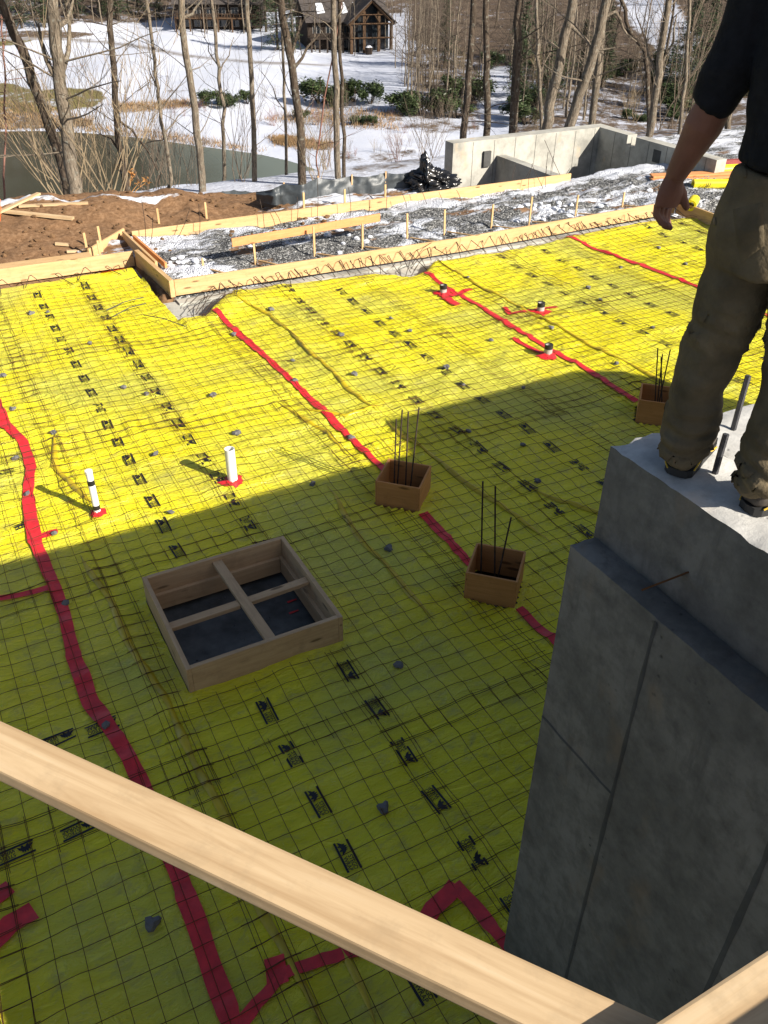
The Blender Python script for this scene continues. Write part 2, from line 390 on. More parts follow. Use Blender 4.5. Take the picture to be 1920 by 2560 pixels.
paint(lit, [(575, 298), (650, 300), (730, 312), (700, 326), (620, 318)], .50, 8); paint(lit, [(700, 318), (900, 318), (940, 365), (760, 372)], .50, 14)
paint(lit, [(860, 96), (1045, 96), (1045, 262), (930, 262), (880, 190)], .58, 26); paint(lit, [(1094, 60), (1700, 60), (1700, 310), (1094, 310)], .57, 22)
paint(lit, [(880, -60), (1760, -60), (1760, 120), (1050, 150), (880, 90)], .66, 20); paint(lit, [(1480, -60), (1760, -60), (1760, 220), (1480, 220)], .66, 20)
paint(lit, [(-60, -80), (900, -80), (880, 40), (560, 30), (300, 58), (-60, 60)], .60, 26)
paint(path, [(-60, 85), (60, 81), (130, 81), (230, 89), (330, 102), (400, 117), (480, 127), (560, 132), (640, 136), (720, 139), (720, 142), (560, 138), (400, 123), (330, 109), (230, 94), (110, 86), (-60, 89)], .95, 2.0)
lit = np.maximum(lit, np.where((DD < 64) & (QX < 330), .50, 0)); lit = np.maximum(lit, np.where(DD > 190, .62, 0))
lit = np.maximum(lit, np.where((DD < 34), .44, 0))
bare = np.clip(1 - np.abs(QX - 1072 - (260 - QY) * -.05) / 26, 0, 1) * ((QY > 165) & (QY < 300)); lit *= 1 - bare; d_, i_ = seg_dist(QX, QY, np.array([(1325, -30), (1430, -30), (1470, 40), (1505, 90), (1500, 150), (1455, 150), (1420, 95), (1370, 50)], float)); lit *= 1 - .75 * np.clip(.5 + np.where(i_, d_, -d_) / 30, 0, 1)       # the snow covered lane
nz, na = TX.shape
fs = [(i * na + j, i * na + j + 1, (i + 1) * na + j + 1, (i + 1) * na + j) for i in range(nz - 1) for j in range(na - 1)]
me = bpy.data.meshes.new("snow_hillside"); me.from_pydata(np.stack([TX, TY, TZ], -1).reshape(-1, 3).tolist(), [], [f[::-1] for f in fs])
ca = me.color_attributes.new("zone", 'FLOAT_COLOR', 'POINT')
ca.data.foreach_set('color', np.stack([lit, gra, path, np.ones_like(lit)], -1).reshape(-1))
tag(link("snow_hillside", me, 'valley_ground', smooth=True), 'snowy valley ground with brown grass', kind='structure')
mb = MB(); x0, y0 = POND.min(0) - 6; x1, y1 = POND.max(0) + 6
mb.add([(x0, y0, Z_POND), (x1, y0, Z_POND), (x1, y1, Z_POND), (x0, y1, Z_POND)], [(0, 1, 2, 3)])
tag(mb.build("pond", 'pond_water'), 'dark green pond', kind='structure')
# plain ground behind and beside, out to the horizon
mb = MB(); mb.box(-400, 400, -400, 14, -7.2, -7.0); tag(mb.build("far_ground", 'valley_ground'), kind='structure')

# ---------------------------------------------------------------- the building site ground
def site_z(x, y):
    n = fbm(x * 1.1, y * 1.1, 3.1) * .05 + fbm(x * 5, y * 5, 1.7, 3) * .018
    if y < 13.0 or (x < 3.1 and y < 14.72): return -.16
    z = .03 + n
    left = 1 - sstep(3.0, 4.2, x)
    if y > 14.9: z += left * (.14 * sstep(14.9, 16.2, y))
    md = sstep(15.9, 17.4, y) * (1 - sstep(4.4, 6.4, x)) * sstep(-4.5, -.5, x); z += .27 * md * (1 + .5 * n * 6) - .14 * (1 - sstep(-4.5, -.5, x)) * sstep(15.9, 17.4, y)
    if 3.2 < x and y < 15.7: z += .06 * math.exp(-((y - 14.4) / .7) ** 2)
    pit = sstep(10.3, 11.4, x) * (1 - sstep(15.85, 15.95, x)) * sstep(15.78, 15.95, y); 
    if x > 13.05: pit = max(0, min(pit, sstep(14.3, 15.2, y - (x - 13.2) * -.45)))
    z -= 1.5 * pit
    z += .10 * sstep(12.9, 14.5, x) * (1 - pit)
    z -= .9 * sstep(18.0, 19.0, y) + 1.5 * sstep(19.0, 21.0, y)
    return z
def snow_amt(x, y):
    s = 0.0
    if y < 15.75 and x > 3.25:                                   # gravel strip between the forms
        s = .46 + .16 * N(x * .7, y * 1.3) + .10 * sstep(15.0, 15.5, y) + .06 * sstep(5, 13, x) + .06 * math.exp(-((x - 4) / .6) ** 2)
    elif x >= 13.0 and y < 19: s = .45 + .10 * sstep(14.6, 15.4, y) + .16 * N(x * .6, y * 1.2, 4)
    elif x >= 7.0: s = .56 - .1 * sstep(16.9, 17.3, y) + .14 * N(x, y)
    else: s = .24 + .28 * sstep(4.0, 7.4, x) * sstep(15.7, 16.1, y) * (1 - sstep(16.7, 17.4, y)) + .38 * math.exp(-((x - 1.2 - (y - 15.4)) / .5) ** 2) * (1 - sstep(15.0, 15.6, y)) + .36 * math.exp(-((y - 17.65 + .1 * (x - 2)) / .16) ** 2) * (1 - sstep(4.2, 5.2, x)) + .45 * sstep(17.4, 17.9, y) * (1 - sstep(1, 2.2, x))
    if 2.3 < x < 3.3 and 14.8 < y < 15.7: s = max(s, .50)
    return max(0, min(.75, s))
xs = np.concatenate([np.linspace(-14, -4, 24), np.linspace(-3.93, 17.5, 330), np.linspace(17.7, 25, 26)]); ys = np.concatenate([np.linspace(12.6, 19.2, 120), np.linspace(19.3, 21.2, 8)])
vs = []; zc = []
for y in ys:
    for x in xs:
        g = 1.0 if ((x > 3.25 and y < 15.8) or x > 12.9) else 0.0
        g = max(0, min(1, g - (.9 if N(x * .9, y * 2.1, 5) > .33 else 0)))
        s = snow_amt(x, y); z = site_z(x, y)
        z += .05 * sstep(.5, .62, s + .25 * fbm(x * 1.2, y * 2.6, 9)) if s > .3 else 0
        vs.append((x, y, z)); zc += [g, s, 0, 1]
nx = len(xs)
me = bpy.data.meshes.new("dirt_ground"); me.from_pydata(vs, [], [(i * nx + j, i * nx + j + 1, (i + 1) * nx + j + 1, (i + 1) * nx + j) for i in range(len(ys) - 1) for j in range(nx - 1)])
ca = me.color_attributes.new("zone", 'FLOAT_COLOR', 'POINT'); ca.data.foreach_set('color', zc)
tag(link("dirt_ground", me, 'site_ground', smooth=True), 'brown dirt and snowy gravel', kind='structure')
mb = MB(); mb.box(-14, 25, -12, 12.62, -.34, -.24); tag(mb.build("sub_base_ground", 'stone'), kind='structure')
def clods(name, n, area, lab, mat_i, smin, smax, sub=2):
    """loose lumps lying on the ground, too many and small to count"""
    mb = MB()
    for _ in range(n):
        x, y = area(); r = random.uniform(smin, smax); z = site_z(x, y)
        bm = bmesh.new(); bmesh.ops.create_icosphere(bm, subdivisions=1, radius=r)
        for vv in bm.verts: vv.co *= 1 + .5 * N(vv.co.x / r + x * 9, vv.co.y / r, vv.co.z / r + y)
        sc = random.uniform(.5, .9); ang = random.random() * 6
        mb.add([(x + vv.co.x * math.cos(ang) - vv.co.y * math.sin(ang), y + vv.co.x * math.sin(ang) + vv.co.y * math.cos(ang), z + r * .2 + vv.co.z * sc) for vv in bm.verts], [[vv.index for vv in f.verts] for f in bm.faces]); bm.free()
    return tag(mb.build(name, mat_i), lab, kind='stuff')
simple('clod', (.13, .075, .038), .95, .2, 0, .4, 3, .6, 40); simple('snow_lump', (.58, .60, .65), .9, .2, 0, .05, 5, .5, 20); simple('gravel_stone', (.20, .20, .20), .9, .3, 0, .7, 8)
clods("dirt_clods", 420, lambda: (random.uniform(-4, 7.5), random.uniform(14.95, 18)), 'loose brown clods on the dirt bank', 'clod', .015, .06)
clods("snow_lumps", 110, lambda: random.choice([(random.gauss(3.75, .3), random.gauss(13.9, .3)), (random.uniform(5, 14), random.gauss(13.9, .45)), (random.gauss(11.3, .4), random.gauss(14.0, .25))]), 'broken lumps of old snow on the gravel', 'snow_lump', .02, .085)
def _gr():
    while True:
        x, y = random.choice([(random.uniform(3.5, 14), random.uniform(13.1, 15.6)), (random.uniform(13, 16), random.uniform(12.5, 15))])
        if snow_amt(x, y) + .25 * fbm(x * 1.2, y * 2.6, 9) < .56: return x, y
clods("gravel_stones", 3800, _gr, 'grey crushed stone between the forms', 'gravel_stone', .010, .028)
# ---------------------------------------------------------------- yellow vapour barrier on the slab area
TAPES = [.29, 3.71, 7.27, 10.80]
EDGE = [(-6, 14.5), (2.97, 14.5), (3.0, 14.3), (3.04, 12.1), (3.42, 12.0), (3.76, 12.38), (4.11, 12.72), (5.5, 12.62), (6.47, 12.5), (6.97, 12.14), (7.3, 12.2), (7.67, 12.57), (9.0, 12.46), (10.34, 12.54), (10.75, 12.66), (12.0, 12.72), (13.6, 12.6)]
def edge(x):
    for (x0, y0), (x1, y1) in zip(EDGE, EDGE[1:]):
        if x <= x1: return y0 + (y1 - y0) * max(0, (x - x0)) / (x1 - x0)
    return 12.6
FOLDS = [[(4.28, 8.15), (4.26, 9.5), (4.27, 11.5), (3.9, 12.5)], [(7.95, 6.6), (7.83, 8.8), (7.72, 12.4)], [(.78, 2.0), (.74, 4.2), (.62, 5.8), (.55, 6.9)], [(1.02, 1.9), (1.10, 2.6)], [(.86, 7.6), (.60, 8.6), (.78, 9.3)], [(3.0, 4.6), (2.95, 5.8), (3.05, 6.9)], [(4.55, 5.0), (4.35, 6.6), (4.28, 7.9)], [(3.5, 8.6), (3.9, 8.2), (4.5, 8.3)], [(3.3, 8.9), (3.55, 8.0), (3.5, 7.4)], [(5.9, 3.2), (5.4, 5.0), (4.9, 5.9)]]
BOXES = [((3.68, 6.38), .46), ((3.69, 4.74), .45), ((7.24, 6.52), .46)]
PITR = (.90, 2.20, 4.74, 5.98)
def in_hole(x, y, mrg=0.0):
    if PITR[0] + mrg < x < PITR[1] - mrg and PITR[2] + mrg < y < PITR[3] - mrg: return True
    for (cx, cy), s in BOXES:
        u, v = (x - cx + y - cy) * .7071, (y - cy - x + cx) * .7071
        if max(abs(u), abs(v)) < s / 2 - mrg: return True
    return False
_hc = {}
def hz(x, y):
    k = (round(x, 3), round(y, 3))
    if k in _hc: return _hc[k]
    z = .024 * fbm(x * .55, y * .55, 2, 3) + .007 * fbm(x * 2.1, y * 1.4, 7, 3)
    r = 1 - abs(N(x * 1.3 + 2 * N(x * .4, y * .4), y * 2.6, 3.3)) * 3.2
    if r > 0: z += .026 * r * r
    r = 1 - abs(N(x * 3.4, y * .9 + N(x, y), 8.3)) * 4.2
    if r > 0: z += .007 * r * r
    for L in FOLDS:
        best = 9
        for (ax, ay), (bx, by) in zip(L, L[1:]):
            ex, ey = bx - ax, by - ay; t = max(0, min(1, ((x - ax) * ex + (y - ay) * ey) / (ex * ex + ey * ey)))
            best = min(best, math.hypot(x - ax - t * ex + .02 * math.sin(y * 5 + x * 4), y - ay - t * ey))
        if best < .12: z += .020 * (1 - best / .12) ** 1.5
    e = edge(x)
    if y > 11.2: z += .05 * sstep(e - .9, e - .25, y) - .12 * sstep(e - .16, e, y)
    if 2.9 < x < 4.4 and y > 11: z += .05 * math.exp(-((x - 3.9) / .35) ** 2 - ((y - 12.2) / .5) ** 2)
    _hc[k] = z; return z
names = ['leftmost yellow plastic vapour barrier sheet, left of the first long red tape', 'yellow plastic vapour barrier sheet with the square pit frame and white pipes', 'yellow plastic vapour barrier sheet between the second and third long red tapes', 'yellow plastic vapour barrier sheet between the third and fourth long red tapes', 'farthest right yellow plastic vapour barrier sheet, behind the standing worker']
bounds = [-3.2] + TAPES + [13.58]
SHEETS = []
for i in range(5):
    x0, x1 = bounds[i] - (.10 if i else 0), bounds[i + 1]
    nxx = int((x1 - x0) / .05) + 1; nyy = 300; y0 = -.4
    vs, fs, ok = [], [], []
    for b_ in range(nyy):
        for a_ in range(nxx):
            x = x0 + (x1 - x0) * a_ / (nxx - 1); e = edge(x); y = y0 + (14.6 - y0) * b_ / (nyy - 1)
            ok.append(y < e + .06 and not in_hole(x, y, .03)); y = min(y, e)
            lap = .004 * (1 - sstep(0, .12, x - x0)) if i else 0
            vs.append((x, y, hz(x, y) + .003 * (i % 2) + lap))
    for b_ in range(nyy - 1):
        for a_ in range(nxx - 1):
            q = (b_ * nxx + a_, b_ * nxx + a_ + 1, (b_ + 1) * nxx + a_ + 1, (b_ + 1) * nxx + a_)
            if all(ok[k] for k in q) and vs[q[2]][1] - vs[q[1]][1] > .004: fs.append(q)
    nf0 = len(fs)
    for L in FOLDS:                                                   # pleats: the sheet doubled over itself
        if not (x0 + .12 < L[0][0] < x1): continue
        P = []
        for (ax, ay), (bx, by) in zip(L, L[1:]):
            n_ = max(2, int(math.hypot(bx - ax, by - ay) / .06)); P += [(ax + (bx - ax) * k / n_, ay + (by - ay) * k / n_) for k in range(n_)]
        P.append(L[-1]); b0 = len(vs); q0 = len(P)
        for k, (x, y) in enumerate(P):
            xa, ya = P[max(0, k - 1)]; xb, yb = P[min(q0 - 1, k + 1)]; l_ = math.hypot(xb - xa, yb - ya) or 1; ux, uy = -(yb - ya) / l_, (xb - xa) / l_
            wv = (.030 + .014 * N(x * 4, y * 4, 5)) * min(1, k / 6, (q0 - 1 - k) / 6); x += .02 * math.sin(y * 5 + x * 4); ww = .010 * N(x * 3, y * 3, 9)
            for t_, zz_ in ((-1.0, .000), (-.7, .010), (-.1, .017), (.5, .012), (.9, .003)):
                X, Y = x + ux * (wv * t_ + ww), y + uy * (wv * t_ + ww); vs.append((X, Y, hz(X, Y) + .006 + zz_ * (.4 + wv / .05)))
        fs += [(b0 + k * 5 + c, b0 + k * 5 + 5 + c, b0 + k * 5 + 6 + c, b0 + k * 5 + 1 + c) for k in range(q0 - 1) for c in range(4)]
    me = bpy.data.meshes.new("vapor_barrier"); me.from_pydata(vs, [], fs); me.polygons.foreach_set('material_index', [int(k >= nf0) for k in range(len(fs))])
    bm = bmesh.new(); bm.from_mesh(me); bmesh.ops.delete(bm, geom=[v for v in bm.verts if not v.link_faces], context='VERTS'); bm.to_mesh(me); bm.free()
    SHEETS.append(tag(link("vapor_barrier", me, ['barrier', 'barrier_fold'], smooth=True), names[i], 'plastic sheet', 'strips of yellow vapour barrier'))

# printed logo: two bars, a plated dinosaur outline and two words
def logo_geometry():
    V, F = [], []
    def poly(pts):
        n = len(V); V.extend(pts); F.append(tuple(range(n, n + len(pts))))
    for yv in (-.052, .036): poly([(-.115, yv), (.115, yv), (.115, yv + .016), (-.115, yv + .016)])
    body = [(-.112, -.030), (-.085, -.022), (-.083, -.034), (-.073, -.034), (-.071, -.020), (-.050, -.018), (-.048, -.034), (-.038, -.034), (-.034, -.014), (-.012, -.030), (-.022, -.004), (-.038, .010), (-.040, .024), (-.050, .013), (-.056, .032), (-.064, .014), (-.074, .030), (-.079, .010), (-.090, .018), (-.092, -.002), (-.104, -.012)]
    n = len(V); c = (-.058, -.006); V.append(c); V.extend(body); k = len(body)
    for i in range(k): F.append((n, n + 1 + i, n + 1 + (i + 1) % k))
    for word, yy in (("STEGO", .001), ("WRAP", -.033)):
        cu = bpy.data.curves.new("t", 'FONT'); cu.body = word; cu.size = .044; cu.align_x = 'LEFT'; cu.offset = .0006
        o = bpy.data.objects.new("t", cu); COL.objects.link(o); me = evaluated(o, "t"); bpy.data.objects.remove(o)
        xm = max(v.co.x for v in me.vertices); sx = .105 / xm; n = len(V)
        V.extend([(.002 + v.co.x * sx, yy + v.co.y * .95) for v in me.vertices]); F.extend([tuple(n + j for j in p.vertices) for p in me.polygons])
    return V, F
LV, LF = logo_geometry()
def logo(x, y, ang, s=1.0, smear=0):
    si = sum(x > t for t in TAPES); c, n_ = math.cos(ang), math.sin(ang)
    vs = []
    for u, v in LV:
        px, py = x + s * (u * c - v * n_), y + s * (u * n_ + v * c); vs.append((px, py, hz(px, py) + .003 * (si % 2) + .0095))
    mb = MB(); mb.add(vs, LF); mb.build("printed_logo", 'ink', SHEETS[si])
def logo_column(x, y0, ang, y1=1.0, step=.452, curve=0):
    y = y0
    while y > y1:
        xx = x + curve * math.sin(y * .5) + random.uniform(-.012, .012)
        if y < edge(xx) - .25 and not in_hole(xx, y, -.15): logo(xx, y, ang + random.uniform(-.05, .05))
        y -= step
UPA, DNA = math.pi / 2, -math.pi / 2
logo_column(1.36, 14.25, DNA); logo_column(2.09, 13.9, UPA); logo_column(4.92, 12.32 - .05, UPA, curve=.05); logo_column(5.66, 11.9, DNA, curve=.05)
logo_column(8.85, 12.1, UPA, curve=.06); logo_column(9.75, 12.0, DNA, curve=.05); logo_column(12.35, 12.3, UPA); logo_column(13.1, 12.1, DNA)
logo(.12, 8.74, 0); logo(.17, 7.66, .2)
for px, py in ((222, 1575), (128, 1600), (172, 1790), (34, 1842)):
    q = G(px, py); logo(q.x, q.y, math.pi + .05)

# red seam tape
def tape(name, pts, wd=.095, label=None, lift=.019, parent=None, jag=.012, group=None):
    mb = MB(); P = []
    for (ax, ay), (bx, by) in zip(pts, pts[1:]):
        n = max(2, int(math.hypot(bx - ax, by - ay) / .05)); P += [(ax + (bx - ax) * k / n, ay + (by - ay) * k / n) for k in range(n)]
    P.append(pts[-1]); vs = []; fs = []; j = random.random() * 99
    for k, (x, y) in enumerate(P):
        x0, y0 = P[max(0, k - 1)]; x1, y1 = P[min(len(P) - 1, k + 1)]; L = math.hypot(x1 - x0, y1 - y0) or 1
        nx_, ny_ = -(y1 - y0) / L, (x1 - x0) / L
        for t_ in (-1, -.33, .33, 1):
            w2 = wd / 2 + jag * N(k * .22, t_ * 3 + j, 1) + (jag * .8 if int(k / 16 + j) % 3 == 0 else 0)
            X, Y = x + nx_ * w2 * t_ , y + ny_ * w2 * t_
            vs.append((X, Y, hz(X, Y) + lift + .003 * N(X * 30, Y * 30)))
    for k in range(len(P) - 1):
        if in_hole(*P[k], -.03) or in_hole(*P[k + 1], -.03): continue
        for t_ in range(3): q = k * 4 + t_; fs.append((q, q + 4, q + 5, q + 1))
    mb.add(vs, fs); o = mb.build(name, 'red_tape', parent, True)
    if label: tag(o, label, 'tape', group or 'red tape on the plastic')
    return o
tape("red_tape", [(.36, 1.2), (.37, 3.2), (.35, 4.17), (.28, 4.72), (.215, 5.0), (.20, 5.55), (.235, 6.12), (.225, 6.7), (.20, 7.33), (.245, 7.9), (.275, 8.2), (.40, 8.7), (.41, 9.3), (.30, 9.8), (.28, 10.3), (.30, 11.5), (.3, 14.1)], .105, 'crooked red tape on the far left passing left of the square pit frame')
tape("red_tape", [(3.72, 1.5), (3.74, 3.97), (3.70, 4.6), (3.68, 5.2), (3.70, 6.1), (3.74, 7.0), (3.73, 8.43), (3.66, 10.4), (3.58, 11.95)], .085, 'long red tape running through the two middle plywood boxes')
tape("red_tape", [(7.3, 2), (7.27, 6.95), (7.30, 8.06), (7.25, 9.6), (7.27, 10.7), (7.22, 11.1), (7.25, 12.0)], .085, 'long red tape ending at the plywood box beside the worker')
tape("red_tape", [(10.96, 4), (10.96, 8.2), (10.9, 9.6), (10.75, 11.2), (10.62, 12.25), (10.48, 12.55)], .085, 'farthest right long red tape beside the worker')
tape("red_tape", [(-.7, 6.62), (-.3, 6.60), (.27, 6.50)], .07, 'short red tape meeting the crooked tape from the left, in shade')
tape("red_tape", [(.14, 7.36), (.42, 7.36)], .06, 'short red strip crossing the crooked tape at the shadow edge')
tape("red_tape", [(6.93, 11.06), (7.1, 10.95), (7.56, 11.08)], .075, 'red cross strip touching the farthest grey pipe stub'); tape("red_tape", [(6.95, 10.95), (7.0, 10.6)], .12, 'short red tab in front of the farthest grey pipe stub')
tape("red_tape", [(7.60, 10.22), (7.50, 9.95), (7.68, 9.90), (7.95, 9.92), (8.33, 9.86)], .06, 'bent red strip passing the rightmost grey pipe stub')
tape("red_tape", [(7.02, 9.2), (7.06, 8.85), (7.12, 8.52)], .075, 'short red strip leading to the nearest grey pipe stub')
tape("red_tape", [(2.45, 14.38), (2.9, 14.42)], .07, 'red strip at the far plastic edge beside the left form board'); tape("red_tape", [(10.5, 12.5), (11.1, 12.66), (12.0, 12.68)], .045, 'thin red strip along the far plastic edge at the right')
tape("red_tape", [(1.50, 2.30), (1.66, 2.40), (1.80, 2.43), (1.87, 2.46)], .09, 'folded red strip beside the base of the concrete wall'); tape("red_tape", [(1.86, 2.47), (1.90, 2.25), (1.93, 1.9)], .075, 'loose red strip hanging towards the concrete wall base')
tape("red_tape", [(.40, 2.30), (.52, 2.36), (.70, 2.44), (.95, 2.42), (1.2, 2.36)], .075, 'red strip under the lumber rail joining the crooked tape'); tape("red_tape", [(.66, 2.40), (.70, 2.56)], .12, 'crumpled red tab where two red strips meet')
tape("red_tape", [(-.8, 3.35), (-.6, 3.46), (-.46, 3.50)], .14, 'wide red patch at the left picture edge'); tape("red_tape", [(-.85, 3.62), (-.56, 3.72)], .13, 'second red patch above the wide one at the left edge')

# welded wire mesh sheets, lapped over each other
def wire_sheet(x0, x1, y0, y1, seed, lift):
    mb = MB(); S = .1524
    ph = random.uniform(0, S), random.uniform(0, S); sk = random.uniform(-.012, .012); r = .0026
    def zz(x, y): return hz(x, y) + .016 + lift + .014 * N(x * 1.9, y * 1.9, seed) + .010 * N(x * 5.2, y * 5.2, seed + 3) + .012
    def lay(px, py):
        run = []
        for x, y in zip(px, py):
            good = y < edge(x) - .01 and not in_hole(x, y, -.02)
            if good: run.append((x, y, zz(x, y)))
            if (not good or (x, y) == (px[-1], py[-1])) and run:
                if len(run) > 1: mb.tube(run, r, 3, cap=False)
                run = []
    n = int((x1 - x0 - ph[0] * .5) / S)
    cx = (x0 + x1) / 2; cy = (y0 + y1) / 2
    for i in range(int((x1 - x0) / S) + 1):
        x = x0 + i * S; ys_ = np.arange(y0 - .04, y1 + .05, .076); lay([x + sk * (y - cy) + .006 * N(x * 3, y * 2.3, seed) for y in ys_], ys_)
    for j in range(int((y1 - y0) / S) + 1):
        y = y0 + j * S; xs_ = np.arange(x0 - .04, x1 + .05, .076); lay(xs_, [y - sk * (x - cx) + .006 * N(x * 2.3, y * 3, seed + 9) for x in xs_])
    return mb
ORD = ['first', 'second', 'third', 'fourth', 'fifth', 'sixth', 'seventh', 'eighth', 'ninth', 'tenth', 'eleventh', 'twelfth', 'thirteenth', 'fourteenth', 'fifteenth', 'sixteenth', 'seventeenth', 'eighteenth']
colx = [(-2.1 + 1.372 * k, -2.1 + 1.372 * k + 1.53) for k in range(12)]
for ci, (x0, x1) in enumerate(colx):
    yt = edge((x0 + x1) / 2) + .25; off = [0, .35, -.2, .1, .45][ci % 5] if ci > 3 else [0, .1, .1, .05][ci]
    ytop = [13.9, 14.2, 14.05, 13.9][ci] if ci < 4 else 12.35 + off * .3; k = 0; y1 = ytop
    while y1 > 1.2:
        y0 = y1 - 2.75; sy = y0
        dx = random.uniform(-.03, .03)
        mb = wire_sheet(x0 + dx, x1 + dx, y0, y1 + .02, ci * 7 + k, .004 * ((ci + k) % 2))
        far = max(AA.min() * 0, 0)
        vis = any(0 <= PIX((xx, yy, 0))[0] <= 1659 and PIX((xx, yy, 0))[1] <= 2230 for xx in (x0, (x0 + x1) / 2, x1) for yy in (y0, (y0 + y1) / 2, y1) if yy > .8)
        if mb.v and vis: tag(mb.build("wire_mesh_sheet", 'rust_wire'), f'rusty wire mesh sheet, {ORD[ci]} column from the left, {ORD[k]} row from the far board', 'wire mesh', 'lapped sheets of welded wire mesh')
        k += 1; y1 = y0 + random.choice([.16, .31, .16]) + .01

# grey stones that hold the mesh up
STONES = [(68, 682), (105, 680), (8, 815), (195, 748), (268, 840), (317, 855), (118, 940), (35, 993), (57, 1070), (462, 860), (335, 990), (512, 940), (120, 1158), (142, 1308), (675, 1050), (370, 1110), (585, 675), (505, 725), (633, 783), (765, 812), (637, 828), (757, 947), (735, 728), (965, 798), (845, 690), (1000, 833), (885, 718), (1010, 605), (840, 1190), (862, 1445), (827, 1748), (330, 2002), (230, 1575), (1130, 840), (1130, 968), (1012, 938), (1160, 1047), (1190, 715), (1060, 738), (1297, 652), (1330, 790), (1408, 712), (1270, 625), (1340, 580), (1480, 572), (1422, 540), (28, 888)]
pos = [(G(*s)[0], G(*s)[1]) for s in STONES]
where = ['left of the first long red tape', 'between first and second long red tapes', 'between second and third long red tapes', 'between third and fourth long red tapes', 'right of the fourth long red tape']
prot = []
for k in range(5):
    bm = bmesh.new(); bmesh.ops.create_icosphere(bm, subdivisions=2 if k % 2 else 1, radius=.034)
    for v in bm.verts:
        v.co *= 1 + .8 * N(v.co.x * 34 + k * 9, v.co.y * 34, v.co.z * 34); v.co.z *= .7
        v.co.z = min(v.co.z, .022 + .006 * N(v.co.x * 60, k, 0))
    me = bpy.data.meshes.new("stone_spacer"); bm.to_mesh(me); bm.free(); me.materials.append(MATS['stone']); prot.append(me)
for zi in range(5):
    L = sorted([p for p in pos if sum(p[0] > t for t in TAPES) == zi], key=lambda p: -p[1])
    for k, (x, y) in enumerate(L):
        o = bpy.data.objects.new("stone_spacer", random.choice(prot)); COL.objects.link(o)
        o.location = (x, y, hz(x, y) + .024); o.rotation_euler = (0, 0, random.uniform(0, 6.3)); sc = random.uniform(.85, 1.25); o.scale = (sc * 1.15, sc, sc)
        tag(o, f'grey stone spacer, {ORD[k]} from the far board {where[zi]}', 'stone', 'grey stones under the wire mesh')

# ---------------------------------------------------------------- square pit frame
t = empty("pit_frame", (1.55, 5.36, 0), 'square lumber frame with a cross of two boards inside over a dark pit', 'formwork frame')
x0, x1, y0, y1 = PITR; H = .265; zb = .10
lift = .03
for p0, p1 in [((x0 + .019, y0, 0), (x0 + .019, y1, 0)), ((x1 - .019, y0, 0), (x1 - .019, y1, 0)), ((x0 + .039, y0 + .019, 0), (x1 - .039, y0 + .019, 0)), ((x0 + .039, y1 - .019, 0), (x1 - .039, y1 - .019, 0))]:
    zc_ = .01 + H / 2 + (.002 if abs(p0[0] - p1[0]) > .1 else 0)
    board("side_board", (*p0[:2], zc_), (*p1[:2], zc_), .038, H, 'lumber_grey', t)
for p0, p1 in [((x0 + .058, y0 + .039, 0), (x0 + .058, y1 - .039, 0)), ((x1 - .058, y0 + .039, 0), (x1 - .058, y1 - .039, 0)), ((x0 + .079, y1 - .058, 0), (x1 - .079, y1 - .058, 0))]:
    board("inner_board", (*p0[:2], .01), (*p1[:2], .01), .037, .16, 'lumber_grey', t)
zc_ = H - .035
board("cross_board", (1.60, y0 + .04, zc_), (1.55, y1 - .04, zc_), .085, .038, 'lumber_grey', t); ym = 5.33
board("cross_board", (x0 + .04, ym, zc_ - .02), (1.53, ym + .01, zc_ - .02), .078, .038, 'lumber_grey', t); board("cross_board", (1.625, ym + .01, zc_ - .02), (x1 - .04, ym + .03, zc_ - .02), .078, .038, 'lumber_grey', t)
mb = MB(); mb.box(x0 + .0, x1 - .0, y0 + .0, y1 - .0, -.20, -.12); tag(mb.build("pit_floor", 'pit_floor'), 'dark sheet at the bottom of the square pit', 'pit floor')
mb = MB()
for i in range(60): mb.add([(random.uniform(x0 + .1, x1 - .1), random.uniform(y0 + .1, y1 - .1), -.117)] * 0, [])
for k, (px, py) in enumerate([(632, 1298), (636, 1322)]):
    q = G(px, py, -.116); mb = MB(); mb.add([(q.x - .05, q.y - .012, -.113), (q.x + .04, q.y - .008, -.108), (q.x + .04, q.y + .012, -.113), (q.x - .05, q.y + .01, -.110)], [(0, 1, 2, 3)])
    tag(mb.build("tape_scrap", 'red_tape'), ['upper red tape scrap lying in the dark pit', 'lower red tape scrap lying in the dark pit'][k], 'tape scrap', 'red scraps in the pit')
clod2 = MB()
for i in range(70):
    x, y = random.uniform(x0 + .1, x1 - .1), random.uniform(y0 + .1, y1 - .1); r = random.uniform(.003, .009)
    clod2.add([(x - r, y, -.119), (x + r, y - r, -.119), (x, y + r, -.119), (x, y, -.119 + r * 1.5)], [(0, 1, 3), (1, 2, 3), (2, 0, 3)])
tag(clod2.build("pit_debris", 'stone'), 'specks of debris on the pit floor', kind='stuff')

